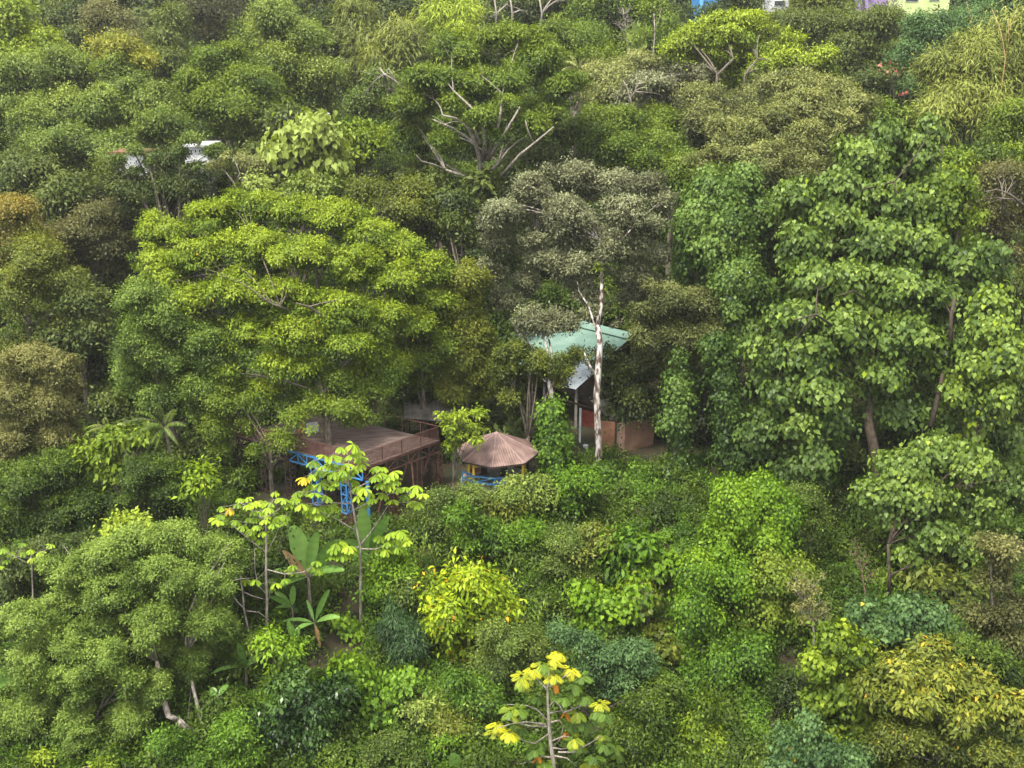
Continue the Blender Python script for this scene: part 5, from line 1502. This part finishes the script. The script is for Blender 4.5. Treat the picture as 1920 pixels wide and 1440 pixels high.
banana("tall banana plant with one broad upright leaf between the two umbrella leaved trees", (578, 1082), [(548, 986, 0, 1.3), (594, 998, 0, .9), (632, 1012, .3, .7), (640, 1035, -.3, .6), (512, 1072, -.6, .8), (508, 1052, .4, .6), (560, 1030, .8, 1), (530, 1100, -.8, .9), (645, 1070, -.5, .9), (575, 1000, 1, .8)], 56.5, .85, dry=[(530, 1032)], sr=.13)
banana("banana plant behind the bright umbrella tree's trunk", (690, 1040), [(678, 950, 0, 1), (728, 968, .2, .9), (688, 1050, -1.2, 1), (664, 985, .3, .8), (650, 1012, -.3, .8), (720, 1005, -.2, .7)], 59.0, .8, sr=.12)
banana("young banana plant standing at the bare red soil", (590, 1168), [(617, 1106, 0, .9), (637, 1158, -.4, .8), (530, 1166, -.2, .8), (553, 1184, -.8, .9), (575, 1125, .6, .5)], 55.3, .5, dry=[(600, 1215)], sr=.08)
banana("small banana plant left of the young one at the bare soil", (548, 1140), [(516, 1110), (550, 1098), (514, 1142), (556, 1150), (530, 1155), (505, 1118)], 56.0, .42, sr=.07)
banana("single upright banana sucker behind the citrus like bush", (553, 1205), [(540, 1165, 0, 1.1), (560, 1180, .3, .8)], 54.0, .45, sr=.07)
banana("banana plant in the shade left of the leaning bare trunk", (460, 1250), [(446, 1206), (456, 1238, -.8), (492, 1226), (396, 1264), (470, 1215, .5)], 52.2, .45, sr=.08)
banana("banana plant with level leaves below the large soft green tree", (408, 1308), [(376, 1300), (413, 1332, -.7), (428, 1284), (395, 1290, .4)], 50.5, .4, sr=.08)
banana("blue green banana leaves cut by the bottom edge", (862, 1470), [(848, 1412, 0, 1.2), (893, 1420, 0, 1)], 47.5, .75, sr=.1)
banana("banana leaves poking in at the left edge", (-20, 1300), [(35, 1268, -.3, 1), (14, 1250, 0, .8)], 49.0, .5, sr=.1)
banana("tall pale banana like fronds near the top edge right of the white leafless tree", (1195, 95), [(1188, 42), (1206, 55), (1176, 62), (1212, 80)], 143, 1.0, pal='mgl', name="fan_leaf_plant", cat="plant", sr=.2)


def frond(mbV, mbF, mbT, base, tip, arch, ll, n=26, w=.13, hang=.5):
    base, tip = Vector(base), Vector(tip)
    ln = (tip - base).length
    d0 = (tip - base).normalized()
    side = d0.cross(Vector((0, 0, 1))).normalized()
    P, A, N, Lx = [], [], [], []
    for i in range(n):
        u = .1 + .9 * i / (n - 1)
        c = base.lerp(tip, u) + Vector((0, 0, 1)) * arch * ln * 2 * u * (1 - u)
        l = ll * math.sin(math.pi * (.12 + .80 * u)) ** .7
        for s in (-1, 1):
            a = d0 * .55 + side * s + Vector((0, 0, -hang)) + Vector([random.uniform(-.1, .1) for _ in range(3)])
            P.append(tuple(c)); A.append(tuple(a)); N.append((0, 0, 1)); Lx.append(l)
    V, F, k = leaves_mesh(np.array(P), np.array(A), np.array(N, float), np.array(Lx), np.array(Lx) * w, 'kite')
    return V, F


def palm(label, base, cen, tips, Y, ll=.45, name="palm_tree", cat="palm", pal='mgl', tr=.11, arch=.35, tone=.5, w=.13, bark=BARK, mid=None):
    b, c = at(base[0], base[1], Y), at(cen[0], cen[1], Y)
    g = float(terrain(b.x, Y))
    root = thing(name, label, cat, (b.x, Y, g))
    mb = MB()
    pts = [Vector((b.x, Y, min(g, b.z) - .2)), b] + ([at(mid[0], mid[1], Y)] if mid else []) + [c]
    mb.tube(pts, [tr * 1.2, tr, tr * .85, tr * .8][:len(pts)], 8)
    Vs, Fs, o = [], [], 0
    for tp in tips:
        e = at(tp[0], tp[1], Y + (tp[2] if len(tp) > 2 else random.uniform(-1, 1)))
        V, F = frond(None, None, None, c, e, arch, ll, w=w)
        Vs.append(V); Fs.append(F + o); o += len(V)
        ar = (e - c).length
        mb.tube([c.lerp(e, u) + Vector((0, 0, arch * ar * 2 * u * (1 - u))) for u in (0, .25, .5, .75, .97)], [.03, .025, .02, .014, .008], 4)
    F = np.concatenate(Fs)
    mb.build("trunk", bark, root, smooth=True)
    mesh_np("crown", np.concatenate(Vs), F, PAL[pal], root, np.clip(rng.normal(tone, .15, len(F)), 0, 1))
    return root


palm("slim feather palm with curved trunk left of the deck", (334, 900), (308, 800), [(248, 818), (232, 795), (255, 772), (290, 757), (328, 768), (350, 798), (272, 852), (288, 845, -.8), (335, 832), (268, 800, -1.2), (318, 775, 1)], 65.5, .45, pal='mg', tone=.6, mid=(320, 850))
palm("pale shining palm fronds above the silver grey tree, right of the giant", (1086, 160), (1086, 128), [(1056, 116), (1052, 133), (1070, 104), (1100, 110), (1116, 120), (1112, 138), (1078, 148)], 121, .9, pal='ogp', tone=.9)
palm("pale fern fronds spreading at the left below the tan topped tree", (212, 830), (206, 808), [(158, 818), (162, 804), (172, 832), (196, 784), (236, 796), (222, 838)], 67, .4, name="fern_palm", pal='mgl', tone=.9, tr=.06)
palm("small dark palm in the shade between the giant and the silver grey tree", (842, 400), (838, 372), [(812, 362), (815, 378), (830, 354), (850, 356), (862, 372), (858, 386)], 95, .55, pal='mgl', tone=.6)
palm("small fan of palm fronds right of the deck's rear corner tree", (388, 395), (296, 392), [(270, 386), (280, 400), (292, 374), (310, 380), (318, 396)], 92, .5, pal='mgl', tone=.9) if False else None
# epiphyte on the silver grey tree
ep = at(1122, 505, 74.0)
root = thing("epiphyte_plant", "bright spiky rosette perched on the white mottled trunk", "epiphyte", tuple(ep))
n_ = 70
an = rng.uniform(0, 2 * math.pi, n_)
A_ = np.stack([np.cos(an), np.sin(an), rng.uniform(-.5, 1.6, n_)], 1)
V_, F_, k_ = leaves_mesh(np.tile(np.array(ep), (n_, 1)), A_, np.stack([-np.cos(an), -np.sin(an), np.full(n_, .9)], 1), rng.uniform(.5, .85, n_), .085)
mesh_np("rosette_leaves", V_, F_, PAL['ygl'], root, rng.random(n_))


def ginger(px, py, Y, R_, label, pal='mg', tone=.75, n=60):
    c = at(px, py, Y)
    g = float(terrain(c.x, Y))
    root = thing("ginger_plant", label, "plant", (c.x, Y, g), "lance leaved ginger plants on the slope")
    P, A, N, L = [], [], [], []
    mb = MB()
    z0 = c.z - R_ * .8
    for s in range(n // 7):
        a = random.uniform(0, 6.28)
        top = c + Vector((math.cos(a) * R_ * .75, math.sin(a) * R_ * .75, random.uniform(-.15, .35) * R_))
        bot = Vector((c.x + math.cos(a) * .12, c.y + math.sin(a) * .12, min(g, z0) - .1))
        pts = bezier(bot, top, (-math.cos(a) * .1, -math.sin(a) * .1, .25), 9)
        mb.tube(pts, .014, 4)
        for k in range(2, 9):
            for sd in (-1, 1):
                p = pts[k]
                tn = (pts[min(k + 1, 8)] - pts[k - 1]).normalized()
                sv = tn.cross(Vector((0, 0, 1))).normalized() * sd
                P.append(tuple(p)); A.append(tuple(sv * .8 + tn * .8 + Vector((0, 0, -.15)) + Vector([random.uniform(-.15, .15) for _ in range(3)])))
                N.append(tuple(Vector((0, 0, 1)) - tn * .2)); L.append(R_ * random.uniform(.40, .6))
    mb.build("stem", PAL[pal], root)
    V, F, k = leaves_mesh(np.array(P), np.array(A), np.array(N), np.array(L), np.array(L) * .26)
    mesh_np("leaves", V, F, PAL[pal], root, np.clip(rng.normal(tone, .15, len(F)), 0, 1))


for px, py, Y, R_, lab in [(780, 1018, 60.8, .85, "ginger plant under the deck's right corner, beside the hanging umbrella leaves"), (826, 1036, 60.0, .9, "ginger plant left of the green spindly shrub"),
                           (856, 1050, 59.4, .85, "ginger plant touching the green spindly shrub"), (838, 1076, 58.2, .95, "ginger plant just above the golden bush's left shoulder"),
                           (752, 1080, 58.0, .85, "ginger plant left of two above the grey green shrub"), (788, 1086, 57.6, .9, "ginger plant right of two above the grey green shrub"),
                           (945, 1090, 57.2, .75, "ginger plant behind the golden bush's right shoulder"), (996, 1142, 55.2, 1.0, "ginger plant right of the golden bush"),
                           (958, 985, 62.5, .7, "ginger plant left of the low vivid bush"), (1030, 940, 65.0, .8, "ginger plant at the foot of the ivy covered stump")]:
    ginger(px, py, Y, R_, lab)

# ---- lobed leaf tree at the bottom
BF = leaf_mat("lobed_leaves", (.060, .125, .040), (.125, .200, .040), (.40, .38, .03), accent=(.55, .22, .02))


def lobed_tree():
    Y = 45.8
    tr = [z2(1200, 1500), z2(1192, 1400), z2(1180, 1320), z2(1168, 1200), z2(1163, 1090), z2(1160, 990), z2(1170, 880)]
    t = [at(x, y, Y) for x, y in tr]
    g = float(terrain(t[0].x, Y))
    root = thing("lobed_leaf_tree", "tree with big deeply cut green, yellow and orange leaves at the bottom centre", "tree", (t[0].x, Y, g))
    mb = MB()
    mb.tube([Vector((t[0].x, Y, g - .3))] + t, [.13, .12, .11, .10, .085, .07, .05, .03], 8)
    brs = [[(1158, 1168), (1100, 1110), (1040, 1088), (930, 1082)], [(1155, 1205), (1070, 1205), (980, 1185), (905, 1150)], [(1150, 1195), (1040, 1180), (960, 1190), (880, 1215)], [(1168, 1185), (1225, 1172), (1250, 1200), (1235, 1270), (1190, 1330)],
           [(1165, 1100), (1200, 1060), (1230, 1090), (1245, 1130)], [(1190, 1325), (1240, 1335), (1290, 1325)], [(1195, 1370), (1270, 1385), (1340, 1445)], [(1195, 1380), (1130, 1375), (1080, 1405), (1000, 1415)], [(1220, 1350), (1300, 1352), (1395, 1350)],
           [(1162, 1000), (1120, 960), (1080, 920)], [(1162, 990), (1210, 960), (1290, 900)], [(1170, 1130), (1230, 1120), (1330, 1130)], [(1165, 1250), (1090, 1300), (1030, 1290), (985, 1260)], [(1300, 1352), (1400, 1300), (1460, 1260)],
           [(1180, 1290), (1250, 1260), (1310, 1270)], [(1250, 1130), (1350, 1090), (1440, 1090)]]
    for br in brs:
        dy = random.uniform(-.9, .9)
        b = [at(*z2(*q), Y + dy * i / (len(br) - 1)) for i, q in enumerate(br)]
        mb.tube(b, [.05 - .03 * i / (len(b) - 1) for i in range(len(b))], 6)
    mb.build("trunk", BARKP, root, smooth=True)
    wh = [(1190, 830, .95), (1222, 790, 1.0), (1070, 880, .95), (1012, 920, .85), (1290, 878, 1.0), (1195, 915, .95), (1080, 915, .6), (1020, 960, .5), (1350, 920, .3), (1310, 965, .25), (1290, 1010, .3), (1370, 1030, .25), (1130, 850, .6), (1160, 880, .5),
          (990, 1105, .4), (950, 1120, .5), (1100, 1035, .2), (882, 1185, .9), (870, 1225, .75), (945, 1235, .85), (985, 1195, .4), (1110, 1285, .3), (1090, 1335, .25), (1262, 1125, 2), (1330, 1120, .55), (1345, 1170, .3), (1300, 1185, .45),
          (1450, 1070, .8), (1440, 1120, .35), (1480, 1130, .3), (1310, 1268, .65), (1340, 1300, .4), (1262, 1235, 2), (1108, 1372, 2), (1150, 1400, .5), (1470, 1250, .5), (1480, 1300, .2), (1540, 1310, .35), (1560, 1350, .3), (1390, 1410, .8),
          (1205, 965, 2), (1250, 1040, .2), (930, 1090, .5), (1010, 1210, .3), (1400, 1180, .25), (1420, 1370, .2)]
    P, A, N, L, W, T = [], [], [], [], [], []
    for x, y, tone in wh:
        c = at(*z2(x, y), Y + random.uniform(-.8, .8))
        k = 3 if tone == 2 else 7
        a0 = random.uniform(0, 6.28)
        for j in range(k):
            an = a0 + j * 6.283 / k + random.uniform(-.2, .2)
            el = random.uniform(-1.0, -.1) if tone != 2 else -1.4
            d = Vector((math.cos(an), math.sin(an), el)).normalized()
            ll = random.uniform(.48, .68) * (.75 if tone == 2 else 1)
            sd = d.cross(Vector((0, 0, 1))).normalized()
            up = sd.cross(d)
            tn = tone if tone == 2 else min(1, max(0, tone + random.gauss(0, .10)))
            for i in range(7):
                u = .16 + .74 * i / 6
                pt = c + d * ll * u
                lw = ll * .40 * math.sin(math.pi * (.22 + .66 * u)) ** .8
                for s in (-1, 1):
                    P.append(tuple(pt)); A.append(tuple(sd * s + d * .75 - up * .15)); N.append(tuple(up)); L.append(lw); W.append(lw * .27 + .012); T.append(tn)
            P.append(tuple(c + d * ll * .1)); A.append(tuple(d)); N.append(tuple(up)); L.append(ll); W.append(ll * .16); T.append(tn)
    V, F, k = leaves_mesh(np.array(P), np.array(A), np.array(N), np.array(L), np.array(W))
    mesh_np("crown", V, F, BF, root, T)


lobed_tree()

# ---- drooping large leaved tree
tree("drooping_leaf_tree", "tree with very large pale drooping leaves above the lime crown", "tree", 'mgl', 'heart', 96,
     [(590, 235, 18, 18), (545, 262, 26, 18), (575, 268, 22, 18), (612, 262, 18, 18), (530, 290, 18, 22), (565, 300, 26, 20), (600, 300, 20, 18), (626, 306, 16, 18), (582, 335, 28, 20)],
     Lk=1.25, tone=.95, cover=.9, tr=.12, dens=1.2, lumpy=.2)
tree("blue_green_fern_tree", "blue green fern leaved tree right of the lobed leaf tree", "tree", 'bg', 'layer', 51, [(1055, 1185, 40, 18), (1090, 1205, 45, 20), (1130, 1225, 50, 24), (1100, 1250, 40, 20), (1185, 1220, 45, 20), (1205, 1245, 35, 20), (1160, 1260, 45, 24), (1150, 1290, 35, 18)],
     tone=.55, Lk=1.25, tr=.07)
for lab, cx, cy, Y, base, pal in [("light sapling with slim pale trunk at the bottom left of centre", 778, 1325, 49.5, (778, 1425), 'mgl'), ("thin green sapling on the bottom slope left of the lobed leaf tree", 900, 1310, 49.8, (896, 1395), 'mgl'),
                                  ("small olive sapling at the bottom beside the slim pale one", 840, 1350, 49.0, (835, 1430), 'og')]:
    b = at(base[0], base[1], Y)
    tree("sapling", lab, "sapling", pal, 'mid', Y, [(cx, cy, 34, 16), (cx - 18, cy + 14, 22, 13), (cx + 20, cy + 12, 22, 14)], tone=.75, tr=.05, base=(b.x, Y), cover=.7, bark=BARKP,
         limbs=[([(base[0], base[1], Y), ((base[0] + cx) / 2 + 2, (base[1] + cy) / 2, Y), (cx, cy, Y)], .06, .04)])
# orange leaf and coral blossoms
cb = tree("flowering_bush", "patch of coral blossoms on dark twigs in the deep gap at the right", "flowering bush", 'dg', 'mid', 116, [(1672, 140, 14, 12), (1697, 168, 13, 14)], tone=.4, cover=.5, tr=.1)
speckle(*cb, "blossoms", 'flo', 24, .34)

# ---- thin air haze
hz = bpy.data.materials.new("thin_haze")
hz.use_nodes = True
nn = hz.node_tree.nodes
nn.remove(nn["Principled BSDF"])
pv = nn.new("ShaderNodeVolumePrincipled")
pv.inputs["Color"].default_value = (.95, .97, .97, 1)
pv.inputs["Density"].default_value = 0.00018
pv.inputs["Anisotropy"].default_value = 0.2
hz.node_tree.links.new(pv.outputs[0], nn["Material Output"].inputs["Volume"])
HAZE = True
if HAZE:
    m_ = MB()
    m_.box((0, 1100, 20), (3100, 3000, 130))
    o = m_.build("haze", hz)
    o["kind"] = "stuff"
print("LEAVES", NLEAF[0], "OBJECTS", len(bpy.data.objects))
